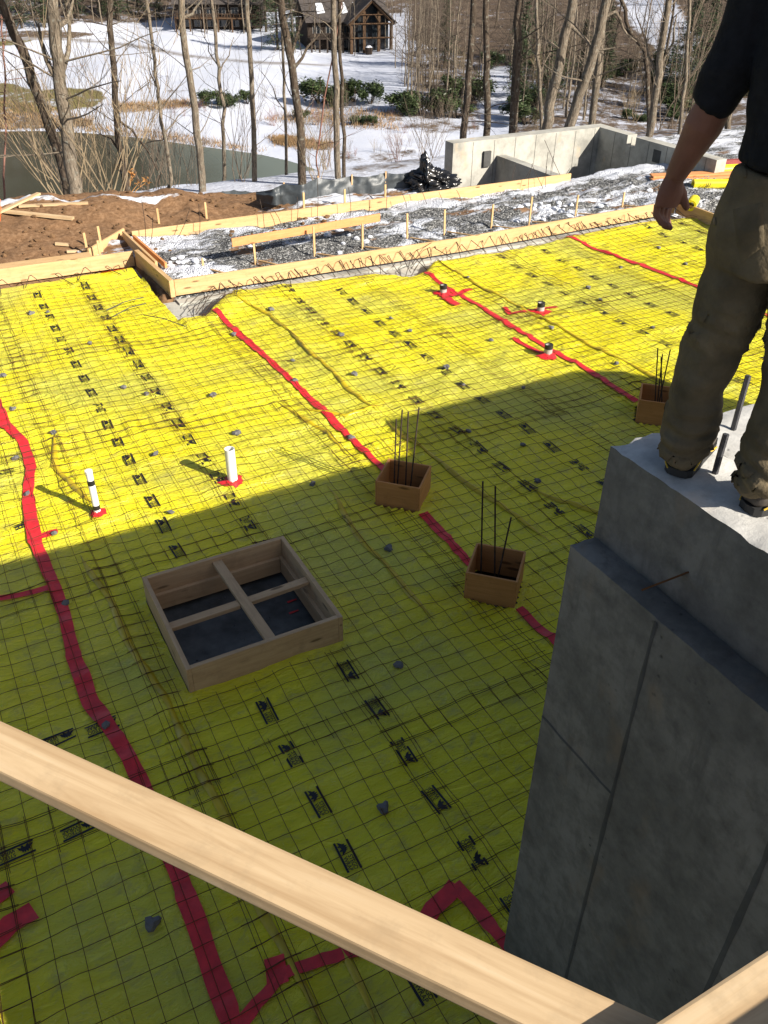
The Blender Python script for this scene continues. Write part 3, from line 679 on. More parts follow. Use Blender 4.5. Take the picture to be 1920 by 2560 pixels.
# ---------------------------------------------------------------- three plywood boxes with rebar
LB = ['plywood box with four tall rebars, farther of the two on the tape', 'plywood box with three rebars, nearest the concrete wall', 'plywood box with four rebars beside the worker\'s leg']
RB = [[((905, 880), (892, 1003)), ((869, 885), (862, 995)), ((882, 890), (878, 1000)), ((856, 905), (853, 1000))], [((1043, 1040), (1040, 1190)), ((1070, 1050), (1069, 1195)), ((1104, 1118), (1086, 1200))], [((1421, 752), (1415, 868)), ((1431, 765), (1420, 872)), ((1428, 772), (1430, 874)), ((1448, 755), (1424, 868))]]
for bi, ((cx, cy), s) in enumerate(BOXES):
    t = empty("plywood_box", (cx, cy, 0), LB[bi], 'form box'); h = .30; d = .7071; hs = s / 2 - .009
    for sx_, sy_, full in ((d, -d, 1), (d, d, 0), (-d, d, 1), (-d, -d, 0)):
        c = Vector((cx + sx_ * hs, cy + sy_ * hs, h / 2 - .005 + random.uniform(-.004, .004))); tdir = Vector((-sy_, sx_, 0)); l = s / 2 if full else s / 2 - .0185
        board("side_panel", c - tdir * l, c + tdir * l, .018, h, 'plywood', t, bevel=.0015)
    mb = MB(); mb.add([(cx, cy - s * .7, -.16), (cx + s * .7, cy, -.16), (cx, cy + s * .7, -.16), (cx - s * .7, cy, -.16)], [(0, 1, 2, 3)]); mb.build("soil_bottom", 'pit_floor', t)
    for k, (tp, bt) in enumerate(RB[bi]):
        q = G(*bt, .25); dist = math.hypot(q.x, q.y) if bi != 2 else math.hypot(cx, cy); e_ = AT(*tp, math.hypot(cx, cy)); bq = AT(*bt, math.hypot(cx, cy)); dr = (bq - e_).normalized()
        lo = e_ + dr * ((e_.z + .12) / -dr.z)
        mb = MB(); mb.tube([lo, e_], .0075, 7); tag(mb.build("rebar", 'rebar'), f'{["leftmost", "second", "third", "rightmost"][[3, 1, 2, 0][k] if bi == 0 else ([0, 1, 3][k] if bi == 1 else k)]} rebar standing in the {["farther middle", "nearest", "worker-side"][bi]} plywood box', 'rebar', 'rebars standing in plywood boxes')

# ---------------------------------------------------------------- pipes through the sheet
def flap(cx, cy, r, parent, seed):
    mb = MB(); n = 26; vs = [(cx, cy, hz(cx, cy) + .012)]
    for k in range(n):
        a = 2 * math.pi * k / n; rr = r * (1 + .45 * N(math.cos(a) * 1.7 + seed, math.sin(a) * 1.7, 2) + (.35 if k % 7 == seed % 7 else 0)); x, y = cx + rr * math.cos(a), cy + rr * math.sin(a)
        vs.append((x, y, hz(x, y) + .008 + .006 * (k % 2)))
    mid = [(cx + (v[0] - cx) * .45, cy + (v[1] - cy) * .45, hz(cx, cy) + .03 + .008 * (i % 3)) for i, v in enumerate(vs[1:])]
    mb.add(vs[1:] + mid, [(i, (i + 1) % n, n + (i + 1) % n, n + i) for i in range(n)] + [tuple(range(n, 2 * n))]); return mb.build("tape_collar", 'red_tape', parent, True)
def pipe(base, r, h, mat, label, bands=(), cap=False, wall=.006, seed=1, lean=(0, 0)):
    t = empty("pipe_stub", (base[0], base[1], 0), label, 'pipe'); x, y = base
    def ring(z0, z1, r0, m, name, hollow=False):
        mb = MB(); n = 28; pr = [(r0, z0), (r0, z1)] + ([(r0 - wall, z1), (r0 - wall, z0)] if hollow else [(r0 * .96, z1 + .002), (0.0005, z1 + .003)])
        vs = []; fs = []
        for (rr, zz_) in pr:
            for k in range(n): a = 2 * math.pi * k / n; vs.append((x + rr * math.cos(a) + lean[0] * zz_, y + rr * math.sin(a) + lean[1] * zz_, zz_))
        for j in range(len(pr) - 1):
            for k in range(n): fs.append((j * n + k, j * n + (k + 1) % n, (j + 1) * n + (k + 1) % n, (j + 1) * n + k))
        mb.add(vs, fs); o = mb.build(name, m, t, False)
        return o
    ring(-.08, h, r, mat, "pipe_wall", True)
    for z0, z1 in bands: ring(z0, z1, r + .0015, 'black_band', "black_band", True)
    if cap: ring(h - .005, h + .02, r + .003, mat, "end_cap")
    else: 
        mb = MB(); mb.add([(x + (r - .004) * math.cos(k), y + (r - .004) * math.sin(k), max(.02, h - .14)) for k in np.linspace(0, 6.283, 25)[:-1]], [tuple(range(24))]); mb.build("pipe_inside", 'black_plastic' if mat != 'pvc' else 'pvc_grey', t)
    flap(x, y, r * 2.3, t, seed)
    return t
pipe((.83, 7.50), .034, .50, 'pvc', 'thin white plastic pipe with two black bands standing in red tape', [(.075, .125), (.36, .415)], True, seed=2)
pipe((2.22, 7.44), .052, .42, 'pvc', 'thicker plain white plastic pipe standing in red tape', seed=5)
for k, (px, py, lb) in enumerate([(957, 637, 'farthest short grey pipe stub with black rubber rim'), (1167, 676, 'rightmost short grey pipe stub with black rubber rim'), (1183, 768, 'nearest short grey pipe stub with black rubber rim')]):
    q = G(px, py); h = .155; t = pipe((q.x, q.y), .056, h, 'pvc_grey', lb, [(h - .05, h + .012)], seed=3 + k, wall=.008); t['group'] = 'grey pipe stubs'

# ---------------------------------------------------------------- form boards
FB = 'form boards round the slab'
def fboard(lab, p0, p1, w_=.038, h=.25, mat='lumber_form', group=FB, cat='form board'):
    return tag(board("form_board", p0, p1, w_, h, mat), lab, cat, group)
seg = [(3.26, 12.98), (8.40, 12.80), (13.62, 12.93)]
for i in range(2):
    (ax, ay), (bx, by) = seg[i], seg[i + 1]; ax += .022 * (i == 0)
    fboard(['long form board along the far slab edge, left half, with the corner', 'long form board along the far slab edge, right half, by the hand'][i], (ax, ay, .125), (bx - .004, by, .125))
fboard('thick board on edge stepping the far form board back at the left', (3.13, 14.60, .14), (3.23, 12.93, .13), .075, .27, 'lumber_form')
fboard('form board at the far left slab edge', (-4.5, 14.88, .12), (3.08, 14.66, .12), .038, .25)
q0, q1 = G(266, 500, .26), G(337, 566, .24); fboard('upper of two parallel boards leaning past the corner', (q0.x, q0.y, .16), (q1.x, q1.y, .14), .045, .22)
q0, q1 = G(276, 502, .30), G(345, 562, .28); fboard('narrow board lying beside the upper corner board', (q0.x + .09, q0.y, .20), (q1.x + .09, q1.y, .18), .04, .09, 'lumber_red')
fboard('outer form board on edge behind the gravel strip, left half', (3.35, 15.78, .11), (8.1, 15.74, .11)); fboard('outer form board on edge behind the gravel strip, right half', (8.105, 15.735, .112), (13.1, 15.64, .12))
fboard('short form board at the right end of the slab, behind the hand', (13.66, 12.90, .12), (13.45, 8.5, .12))
fboard('board rising from the dirt to the upper corner', (2.45, 15.2, .11), (3.26, 15.98, .15), .038, .2)
fboard('wide plank lying flat behind the far left form board', (-3.5, 15.02, .20), (2.45, 15.03, .16), .26, .035)
fboard('sloping plank resting against the row of stakes', (4.50, 13.68, .46), (7.35, 13.84, .47), .03, .14, 'lumber_red', cat='plank')
def dplank(lab, a_, b_, w_=.09, z=.14, zo=0):
    p, q = G(*a_, z), G(*b_, z); p.z = site_z(p.x, p.y) + .03 + zo; q.z = site_z(q.x, q.y) + .03 + zo
    tag(board("loose_plank", p, q, w_, .038, 'lumber'), lab, 'plank', 'loose planks on the dirt')
dplank('loose plank crossing over two others on the dirt at the left', (-30, 512), (95, 468), zo=.05); dplank('long loose plank on the dirt, upper right of the crossing', (50, 487), (197, 475))
dplank('loose plank on the dirt, lowest of the crossing three', (-30, 493), (163, 497), .13); dplank('short loose plank alone on the brown dirt mound', (360, 469), (433, 469), z=.35)
dplank('loose plank half in snow behind the outer form board', (545, 466), (630, 450), z=.2); dplank('short scrap block beside the snow patch on the dirt', (143, 539), (178, 535), .07)
dplank('second scrap block behind the far left form board', (120, 532), (150, 530), .07)
# stakes with a brace to the board
st = [((553, 575), .45), ((680, 560), .56), ((783, 545), .5), ((880, 525), .53), ((960, 512), .5), ((1060, 500), .5), ((1142, 490), .56), ((1242, 472), .45), ((1343, 455), .36), ((440, 592), .26)]
for k, (px, h) in enumerate(st):
    q = G(*px); tt = empty("form_stake", (q.x, q.y, 0), f'wooden stake braced to the far form board, {ORD[k] if k < 9 else "short one"} from the left' if k < 9 else 'short wooden stake with a yellow tag near the inner corner', 'stake', 'stakes along the form board')
    if k == 9: tt['label'] = 'short wooden stake beside the inner corner of the form boards'
    board("stake", (q.x, q.y, -.15), (q.x + random.uniform(-.02, .02), q.y + .01, h), .036, .022, 'lumber_form', tt, up=(0, 1, 0))
    yb = 13.0; board("brace", (q.x + .04, q.y - .03, .10), (q.x + .28, yb + .03, .15), .036, .022, 'lumber_form', tt)
for k, (px, py, h) in enumerate([(657, 455, .28), (745, 447, .30), (832, 437, .26), (344, 487, .18), (447, 478, .2), (221, 545, .34), (190, 552, .30), (218, 560, .24)]):
    q = G(px, py, .05); q.z = site_z(q.x, q.y) - .1; lab = ['outer stake, leftmost of three behind the outer form board', 'outer stake, middle of three behind the outer form board', 'outer stake, right of three behind the outer form board', 'low stake top behind the outer board near the corner', 'second low stake top behind the outer board', 'taller of the stakes clustered on the dirt by the corner', 'leftmost stake standing on the dirt by the corner', 'shortest stake by the corner snow patch'][k]
    tag(board("form_stake", q, (q.x, q.y, q.z + h + .2), .04, .022, 'lumber_form', up=(0, 1, 0)), lab, 'stake', 'stakes outside the forms')

# concrete footing showing under the edge, and bent bars along it
mb = MB(); mb.box(3.27, 13.6, 11.4, 12.76, -.30, -.10); mb.box(3.27, 13.6, 12.7601, 12.96, -.30, -.055); mb.box(-3.5, 3.08, 13.9, 14.64, -.30, -.06); mb.box(2.6, 3.268, 11.4, 12.95, -.30, -.085)
tag(mb.build("concrete_footing", 'concrete_pale'), 'pale concrete footing showing under the far edge of the plastic', 'footing')
def hook(x, y, seed):
    rr = random.Random(seed); ax = rr.uniform(-.5, .5); L1 = rr.uniform(.25, .45); hgt = rr.uniform(.05, .13)
    p = [Vector((x - ax * L1, y - L1, hz(x, min(y - L1, edge(x))) + .03)), Vector((x, y, .06 + hgt)), Vector((x + .03 + rr.uniform(-.02, .04), y + .03, .07 + hgt)), Vector((x + .10 + rr.uniform(0, .08), y + rr.uniform(.0, .08), .0))]
    Q = [p[0], p[0].lerp(p[1], .9), p[1] + Vector((0, .01, .004)), p[2], p[2].lerp(p[3], .1), p[3]]
    mb = MB(); mb.tube(Q, .0062, 6); return mb.build("bent_rebar", 'rebar')
k = 0
for x in np.arange(3.9, 13.5, .19):
    x += random.uniform(-.05, .05); tag(hook(x, 12.78 + random.uniform(-.06, .03), k), 'bent rebar hook standing along the far form board', 'rebar', 'bent rebar hooks along the far board'); k += 1
for x in (-.6, .2, .9, 1.35, 1.75, 2.2, 2.55, 2.85): tag(hook(x, 14.42 + random.uniform(-.05, .02), k), 'bent rebar hook standing along the left form board', 'rebar', 'bent rebar hooks along the left board'); k += 1
def rod(pts, r, lab, grp, cat='rebar', mat='rebar'):
    mb = MB(); mb.tube(pts, r, 6); return tag(mb.build("rebar_rod", mat), lab, cat, grp)
for k in range(12):                                                   # loose bars in the gap at the corner and at the second dip
    cx = 3.55 if k < 7 else 7.25; a0 = Vector((cx + random.uniform(-.35, .0), 12.0 + random.uniform(-.1, .5), random.uniform(.0, .05))); a2 = a0 + Vector((random.uniform(.3, .7), random.uniform(.1, .5), random.uniform(.05, .2)))
    rod([a0, a0.lerp(a2, .5) + Vector((0, 0, .08)), a2], .005, ['loose bent bar in the gap at the board corner', 'loose bent bar at the second gap in the plastic'][k >= 7], ['loose bars at the corner gap', 'loose bars at the second gap'][k >= 7])
for p, q, n in (((230, 670), (310, 642), 0), ((245, 683), (315, 655), 1), ((310, 680), (400, 705), 2)):
    A, B = G(*p, .06), G(*q, .08); rod([A, A.lerp(B, .5) + Vector((0, .0, .03)), B], .006, ['grey bar lying on the mesh near the corner, uppermost', 'grey bar lying on the mesh near the corner, middle', 'grey bar lying on the mesh near the corner, lowest'][n], 'bars lying on the mesh', mat='grey_steel')
for k, (x, y0_, y1_, dx) in enumerate([(310, 432, 520, -4), (322, 470, 530, 8), (380, 450, 515, 30), (426, 440, 505, 3), (450, 500, 470, -25), (556, 430, 478, 5), (597, 450, 475, -8), (640, 425, 478, 2), (681, 378, 470, 4), (758, 405, 468, -5), (833, 370, 460, 3), (880, 420, 452, -10), (925, 395, 446, -22), (960, 415, 445, -12), (1000, 410, 440, -14)]):
    B = G(x, y1_, .05); B.y = min(B.y, 15.6); e_ = AT(x + dx, y0_, math.hypot(B.x, B.y)); B.z = min(B.z, 0)
    rod([B, B.lerp(e_, .5) + Vector((.02, 0, 0)), e_], .0055, f'thin rebar rod standing inside the outer form board, {ORD[k]} from the left', 'thin rods along the outer board')
# ---------------------------------------------------------------- near foundation wall the worker stands on
ZT, ZS, ZT2 = 3.36, 2.95, 3.80
def slab_block(mb, x0, x1, y0, y1, z0, z1, nx_, ny_, nz_, amp, seed, mi_top=1):
    """a poured block: gridded faces with slightly rough surfaces and ragged top arrises"""
    def disp(x, y, z):
        n = Vector((N(x * 6 + seed, y * 6, z * 6), N(x * 6, y * 6 + seed, z * 6 + 4), N(x * 6 + 8, y * 6, z * 6 + seed))) * amp * .15
        top = abs(z - z1) < 1e-6; ed = min(abs(x - x0), abs(x - x1), abs(y - y0), abs(y - y1)) < 1e-6
        if top and ed: 
            c = max(0, N(x * 19 + seed, y * 19, 3.3) + .15) ** 2 * amp * 2.6; n.z -= c + amp * .5 ; 
            n.x += (c * .5 if abs(x - x0) < 1e-6 else (-c * .5 if abs(x - x1) < 1e-6 else 0)); n.y -= c * .5 if abs(y - y1) < 1e-6 else 0
        elif top: n.z += amp * .8 * N(x * 21, y * 21, seed)
        return (x + n.x, y + n.y, z + n.z)
    X = np.linspace(x0, x1, nx_ + 1); Y = np.linspace(y0, y1, ny_ + 1); Z = np.linspace(z0, z1, nz_ + 1)
    def grid(A, B, f, mi, flip):
        vs = [disp(*f(a_, b_)) for b_ in B for a_ in A]; n = len(A); fs = [(j * n + i, j * n + i + 1, (j + 1) * n + i + 1, (j + 1) * n + i) for j in range(len(B) - 1) for i in range(n - 1)]
        mb.add(vs, [f_[::-1] for f_ in fs] if flip else fs, mi)
    grid(X, Y, lambda a_, b_: (a_, b_, z1), mi_top, False)
    grid(Y, Z, lambda a_, b_: (x0, a_, b_), 0, True); grid(Y, Z, lambda a_, b_: (x1, a_, b_), 0, False)
    grid(X, Z, lambda a_, b_: (a_, y0, b_), 0, False); grid(X, Z, lambda a_, b_: (a_, y1, b_), 0, True)
AX0, AX1, AX2, BE = 1.895, 2.01, 2.33, 1.99
wall = empty("foundation_wall", (2.1, 1.9, -.3), 'tall grey concrete foundation wall with a ledge, under the worker\'s boots', 'concrete wall')
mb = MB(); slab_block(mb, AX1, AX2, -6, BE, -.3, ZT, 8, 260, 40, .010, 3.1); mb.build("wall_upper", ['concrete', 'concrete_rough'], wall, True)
mb = MB(); slab_block(mb, AX0, AX1 + .02, -6, BE - .002, -.3, ZS, 4, 260, 40, .009, 7.7)
for yj, w_, zt_ in ((1.513, .010, ZS - .02), (.865, .012, ZS - .02), (.22, .012, ZS - .03), (-.42, .012, ZS - .03)):
    vs = []; n = 60
    for k in range(n + 1):
        z = -.2 + (zt_ + .2) * k / n; ww = w_ * (1 + .5 * N(z * 9, yj, 1)); dx = .004 + .003 * N(z * 13, yj, 4)
        vs += [(AX0 - .001, yj - ww, z), (AX0 - dx, yj - ww * .3, z), (AX0 - dx, yj + ww * .3, z), (AX0 - .001, yj + ww, z)]
    mb.add(vs, [(k * 4 + c, k * 4 + 4 + c, k * 4 + 5 + c, k * 4 + 1 + c) for k in range(n) for c in range(3)], 2)
vs = []; n = 20
for k in range(n + 1):
    y = 1.52 + (1.985 - 1.52) * k / n; z = 1.985 + .004 * N(y * 9, 2, 1); ww = .008 * (1 + .5 * N(y * 20, 3, 1))
    vs += [(AX0 - .001, y, z - ww), (AX0 - .005, y, z - ww * .3), (AX0 - .005, y, z + ww * .3), (AX0 - .001, y, z + ww)]
mb.add(vs, [(k * 4 + c, k * 4 + 4 + c, k * 4 + 5 + c, k * 4 + 1 + c) for k in range(n) for c in range(3)], 2)
mb.build("wall_ledge", ['concrete', 'concrete', 'concrete_joint'], wall, True)
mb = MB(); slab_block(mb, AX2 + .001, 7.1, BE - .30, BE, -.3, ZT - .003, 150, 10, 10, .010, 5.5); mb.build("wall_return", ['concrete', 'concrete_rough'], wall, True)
prof = [(7.101, -.3), (10.75, -.3), (10.75, 3.70), (10.3, 3.90), (7.45, 3.86), (7.101, 3.50)]; mb = MB(); n = len(prof)
mb.add([(x, BE - .30, z) for x, z in prof] + [(x, BE + .002, z) for x, z in prof], [tuple(range(n)), tuple(range(n, 2 * n))[::-1]] + [((k + 1) % n, k, n + k, n + (k + 1) % n) for k in range(n)])
mb.add([(6.95, BE - .29, ZT + .002), (7.10, BE - .29, ZT + .002), (7.10, BE - .29, 3.499), (6.95, BE - .01, ZT + .002), (7.10, BE - .01, ZT + .002), (7.10, BE - .01, 3.499)], [(0, 1, 2), (3, 5, 4), (0, 2, 5, 3)])
mb.box(10.43, 10.74, -6, BE - .301, -.3, 3.6); mb.build("wall_raised", 'concrete', wall)
mb = MB(); mb.box(AX2 + .002, 10.57, -6, BE - .302, -.2, 2.6); tag(mb.build("backfill_ground", 'pit_floor'), kind='structure')
# rusty form tie sticking out of the ledge face
# found where the sight line meets the shaded face of the upper wall
d = ray(1482, 1238); P0 = EYE + d * (AX1 / d.x); d = ray(1386, 1275); P1 = EYE + d * ((AX1 - .13) / d.x); P0 = P0 + (P0 - P1).normalized() * .03
t = tag(board("form_tie", P0, P1, .026, .006, 'lumber_red', up=(0, .8, .6), bevel=.0008), 'rusty flat form tie poking out of the concrete above the ledge', 'form tie'); t.data.materials.clear(); t.data.materials.append(MATS['rust_wire'])
rod([(2.50, 1.87, ZT - .1), (2.50, 1.87, ZT + .10), (2.515, 1.88, ZT + .21)], .011, 'grey dowel bar standing on the wall between the worker\'s legs, farther', 'wall dowels', mat='grey_steel')
rod([(2.20, 1.67, ZT - .1), (2.20, 1.67, ZT + .06), (2.21, 1.675, ZT + .15)], .011, 'grey dowel bar standing beside the worker\'s left boot, nearer', 'wall dowels', mat='grey_steel')

# ---------------------------------------------------------------- lumber rails in front of the photographer
def L1(px, py, z): q = G(px, py, z); return Vector((q.x, q.y, 0))
zt = 3.66; far0, far1 = L1(0, 1555, zt), L1(1232, 2116, zt); u = (far1 - far0).normalized(); nrm = Vector((-u.y, u.x, 0)); nrm = nrm if nrm.y < 0 else -nrm
c0 = far0 - u * .9 + nrm * .0445; c1 = far1 + u * .55 + nrm * .0445
tag(board("lumber_rail", (c0.x, c0.y, zt - .019), (c1.x, c1.y, zt - .019), .089, .038, 'lumber', bevel=.006), 'pale lumber rail crossing the lower left in full sun', 'lumber rail', 'lumber rails')
z2 = zt + .040; p = L1(1643 * 1 / KP, 2560 / KP, z2); q = L1(1920 / KP, 2367 / KP, z2); yb = (p.y + q.y) / 2
tag(board("lumber_rail", (.20, yb - .0445, z2 - .019), (2.0, yb - .0445, z2 - .019), .089, .038, 'lumber', bevel=.006), 'pale lumber rail at the lower right corner lying over the other', 'lumber rail', 'lumber rails')
zz_ = z2 + (yb - .038 + .02) * .617
tag(board("shade_panel", (-6, -.03, (zz_ + 3.33) / 2), (1.88, -.03, (zz_ + 3.33) / 2), .038, zz_ - 3.33, 'lumber_grey'), 'unseen upright panel added to shade the lumber rails and the floor', 'shading panel')  # out of view, added to cast shade over the rails and floor
mb = MB(); mb.box(-6, 1.85, -7, -.08, 3.22, 3.32); tag(mb.build("plank_deck", 'lumber_grey'), 'plank deck the photograph is taken from, widened to shade the slab', 'deck')  # unseen deck under the camera, extended back to block sky light
# ---------------------------------------------------------------- far foundation of the garage
ZW = .55
gar = empty("garage_foundation", (11.5, 18, -1.6), 'pale concrete garage foundation walls beyond the gravel, with notched top', 'concrete foundation')
cL, cR = G(985, 312, ZW), G(1290, 273, ZW); e2 = G(1556, 345, ZW); yw = (cL.y + cR.y) / 2; xw = cR.x
mb = MB(); mb.box(cL.x, xw + .32, yw, yw + .36, -1.6, ZW)
x = cL.x + .55
while x < xw: mb.box(x, x + .012, yw - .004, yw, -1.5, ZW - .02, 1); x += .61
mb.build("wall", ['concrete_pale', 'concrete'], gar)
ye = e2.y; mb = MB()
def notch_y(px, py): 
    q = G(px, py, ZW - .1); return q.y
n1a, n1b = yw - 1.35, yw - 1.05; n2a, n2b = yw - 2.25, yw - 2.0
for y0_, y1_, zt_ in ((ye, n2a, ZW), (n2a, n2b, ZW - .0), (n2b, n1a, ZW), (n1a, n1b, ZW - .24), (n1b, yw - .001, ZW)):
    mb.box(xw, xw + .30, y0_, y1_, -1.6, zt_)
y = ye + .3
while y < yw - .1: mb.box(xw - .004, xw, y, y + .012, -1.5, ZW - .02, 1); y += .61
mb.box(xw - .006, xw - .001, n2a, n2b, ZW - .42, ZW - .14, 2)
mb.build("wall", ['concrete_pale', 'concrete', 'concrete_joint'], gar)
l0, l1 = G(1085, 340, .17), G(1232, 388, .17)
mb = MB(); mb.box(l0.x, l0.x + .25, 15.86, yw - .001, -1.6, .17); mb.build("wall", 'concrete_pale', gar)
mb = MB(); pk = G(1036, 330, .2); mb.box(pk.x - .10, pk.x + .10, yw - .06, yw - .005, -.05, .30); mb.build("beam_pocket", 'concrete_joint', gar)
for k in range(9):
    b0 = Vector((12.2 + random.uniform(-.5, 1.0), 15.5 + random.uniform(-.3, .4), -.1)); ln = random.uniform(.6, 1.2); e_ = b0 + Vector((random.uniform(-.5, .5), random.uniform(-.2, .4), ln * random.uniform(.5, 1)))
    rod([b0, b0.lerp(e_, .6) + Vector((0, .05, .03)), e_], .0055, 'thin rebar leaning out of the low wall by the garage foundation', 'rods by the garage foundation')
# silt fence
top = [(553, 414), (590, 408), (613, 397), (655, 399), (686, 384), (720, 388), (760, 380), (800, 381), (833, 373), (870, 375), (906, 367), (940, 369), (966, 366)]
bot = [(553, 421), (590, 430), (613, 430), (655, 432), (686, 418), (720, 414), (760, 408), (800, 407), (833, 403), (870, 403), (906, 401), (940, 404), (966, 404)]
sf = empty("silt_fence", (8, 17.5, 0), 'sagging grey fabric silt fence along the dirt edge', 'silt fence')
mb = MB(); vs = []; fs = []; n = 0; cols = []
for i in range(len(top) - 1):
    for k in range(6):
        t_ = k / 6; bx = bot[i][0] + (bot[i + 1][0] - bot[i][0]) * t_; by = bot[i][1] + (bot[i + 1][1] - bot[i][1]) * t_; ty = top[i][1] + (top[i + 1][1] - top[i][1]) * t_ + (1.5 * math.sin(t_ * 3.14) if i % 2 == 0 else 0)
        cols.append((bx, by, ty))
D0 = [math.hypot(*G(b_[0], 412, .1)[:2]) for b_ in cols]
for (bx, by, ty) in cols:
    q = G(bx, by, .12 if bx > 600 else .3); dist = math.hypot(q.x, q.y); dist = min(dist, 20.5)
    A = AT(bx, by, dist); B = AT(bx, ty, dist + .08)
    for r_ in range(7):
        s = r_ / 6; P = A.lerp(B, s); w_ = .07 * math.sin(s * 3.1) * N(bx * .05, s * 2, 1) + .05 * N(bx * .11, s * 3, 5); dv = Vector((P.x, P.y, 0)).normalized(); P += dv * w_; 
        if r_ == 0: P.z -= .12
        vs.append(P)
mb.add(vs, [(i * 7 + j, i * 7 + 7 + j, i * 7 + 8 + j, i * 7 + 1 + j) for i in range(len(cols) - 1) for j in range(6)]); mb.build("fabric", 'silt_fabric', sf, True)
for px, ty, by in ((613, 394, 430), (686, 380, 418), (760, 377, 410), (833, 370, 405), (906, 363, 402)):
    q = G(px, by, .12); d_ = min(math.hypot(q.x, q.y), 20.5) + .12; A, B = AT(px, by + 6, d_), AT(px, ty, d_); board("post", A, B, .035, .03, 'lumber_grey', sf, up=(0, 1, 0))
mb = MB(); vs = []; low = [(385, 438), (420, 431), (450, 424), (480, 413), (505, 410), (530, 412), (556, 414)]; m_ = []
for i in range(len(low) - 1):
    for k in range(5): t_ = k / 5; m_.append((low[i][0] + (low[i + 1][0] - low[i][0]) * t_, low[i][1] + (low[i + 1][1] - low[i][1]) * t_ + 2.0 * math.sin(t_ * 3.14)))
for i, (bx, ty) in enumerate(m_):
    B = AT(bx, ty, 18.9 + .04 * i); 
    for r_ in range(5): dv = Vector((B.x, B.y, 0)).normalized(); vs.append(B + Vector((0, 0, -.11 * r_)) + dv * .05 * N(bx * .06, r_ * .7, 3))
mb.add(vs, [(i * 5 + j, i * 5 + 5 + j, i * 5 + 6 + j, i * 5 + 1 + j) for i in range(len(m_) - 1) for j in range(4)]); mb.build("fabric", 'silt_fabric', sf, True)
# black rubbish bag
bm = bmesh.new(); bmesh.ops.create_icosphere(bm, subdivisions=5, radius=1.0)
for v in bm.verts:
    p = v.co.copy(); s = 1 - .32 * abs(mn.noise(p * 2.1)) * 2; f = abs(mn.noise(Vector((p.x * 3.2, p.y * 3.2, p.z * 1.6)) + Vector((3, 1, 2)))) ; f2 = abs(mn.noise(Vector((p.x * 7, p.y * 7, p.z * 2.6)))); s += -.34 * f - .16 * f2
    pk_ = max(0, p.z) ** 2 * math.exp(-((p.x + .25) / .33) ** 2) * .95
    v.co = Vector((p.x * .60 * s + .16 * (p.x > 0) * (1 - abs(p.z)), p.y * .42 * s, max(-.2, (p.z * .30 + pk_ * .42) * s)))
me = bpy.data.meshes.new("rubbish_bag"); bm.to_mesh(me); bm.free(); o = link("rubbish_bag", me, 'black_plastic', smooth=True); q = G(932, 418, .0); q.z = site_z(q.x, q.y); o.location = (q.x, q.y + .1, q.z + .2)
o.rotation_euler = (0, 0, -.45); tag(o, 'heap of crumpled black plastic sheeting at the end of the silt fence', 'plastic heap')
# things on the gravel at the right, behind the hand
def roll(lab, p0, p1, r, hollow=True):
    mb = MB(); a_, b_ = Vector(p0), Vector(p1); d_ = (b_ - a_).normalized(); n = 24; u_ = d_.cross(Vector((0, 0, 1))).normalized(); v_ = u_.cross(d_); vs = []
    prof = [(0, r * .55, .12), (0, r * .6, 0), (0, r, 0), (1, r, 0), (1, r * .6, 0), (1, r * .55, -.12)]
    for e_, rr, off in prof:
        c = (b_ if e_ else a_) + d_ * off
        for k in range(n): an = 6.2832 * k / n; q_ = rr * (1 + .03 * math.sin(an * 3)); vs.append(c + (u_ * math.cos(an) + v_ * math.sin(an)) * q_)
    mb.add(vs, [(j * n + k, j * n + (k + 1) % n, (j + 1) * n + (k + 1) % n, (j + 1) * n + k) for j in range(5) for k in range(n)] ); return tag(mb.build("plastic_roll", 'roll_yellow', smooth=False), lab, 'plastic roll', 'rolls of yellow plastic')
def gz(px, py, z=.2, dz=0): q = G(px, py, z); return Vector((q.x, q.y, z + dz))
roll('yellow plastic roll farthest away, its dark end showing', gz(1556, 367, .28), gz(1640, 362, .28), .11)
r2 = roll('long yellow plastic roll lying in snow below the orange boards', gz(1497, 397, .24), gz(1600, 396, .24), .095)
mb = MB(); A = gz(1516, 393, .30); 
for dx, dy in ((0, 0), (.06, .02), (.12, 0)): mb.tube([(A.x + dx, A.y - .10, A.z - .10), (A.x + dx + .03, A.y - .11, A.z - .06), (A.x + dx + .05, A.y - .10, A.z - .0)], .008, 5)
mb.build("scribble", 'ink', r2)
roll('short yellow plastic tube end on beside the worker\'s thumb', gz(1492, 444, .26), gz(1500, 432, .26), .105)
for k in range(4):
    a_, b_ = gz(1408 + 8 * (k % 2), 389 - 3 * (k // 2), .22, 0), gz(1610, 380 - 3 * (k // 2), .22, 0); off = Vector((0, .16 * (k % 2), .042 * (k // 2)))
    tag(board("stacked_board", a_ + off, b_ + off, .14, .038, 'lumber_red'), f'orange stained board in the low stack behind the worker, {["lower front", "lower back", "upper front", "upper back"][k]}', 'board', 'stack of orange boards')
tag(board("steel_beam", gz(1505, 357, .2), gz(1640, 345, .2), .12, .12, 'steel_red'), 'dark red steel beam lying at the foot of the shaded wall', 'steel beam')
tag(board("wood_strip", gz(1404, 341, .15), gz(1442, 350, .15), .03, .03, 'lumber'), 'thin wood strip leaning on the shaded garage wall', 'wood strip')
q = gz(1050, 430, .1); 
mb = MB(); A, B = G(1003, 446, .06), G(1042, 440, .06); roll_ = None
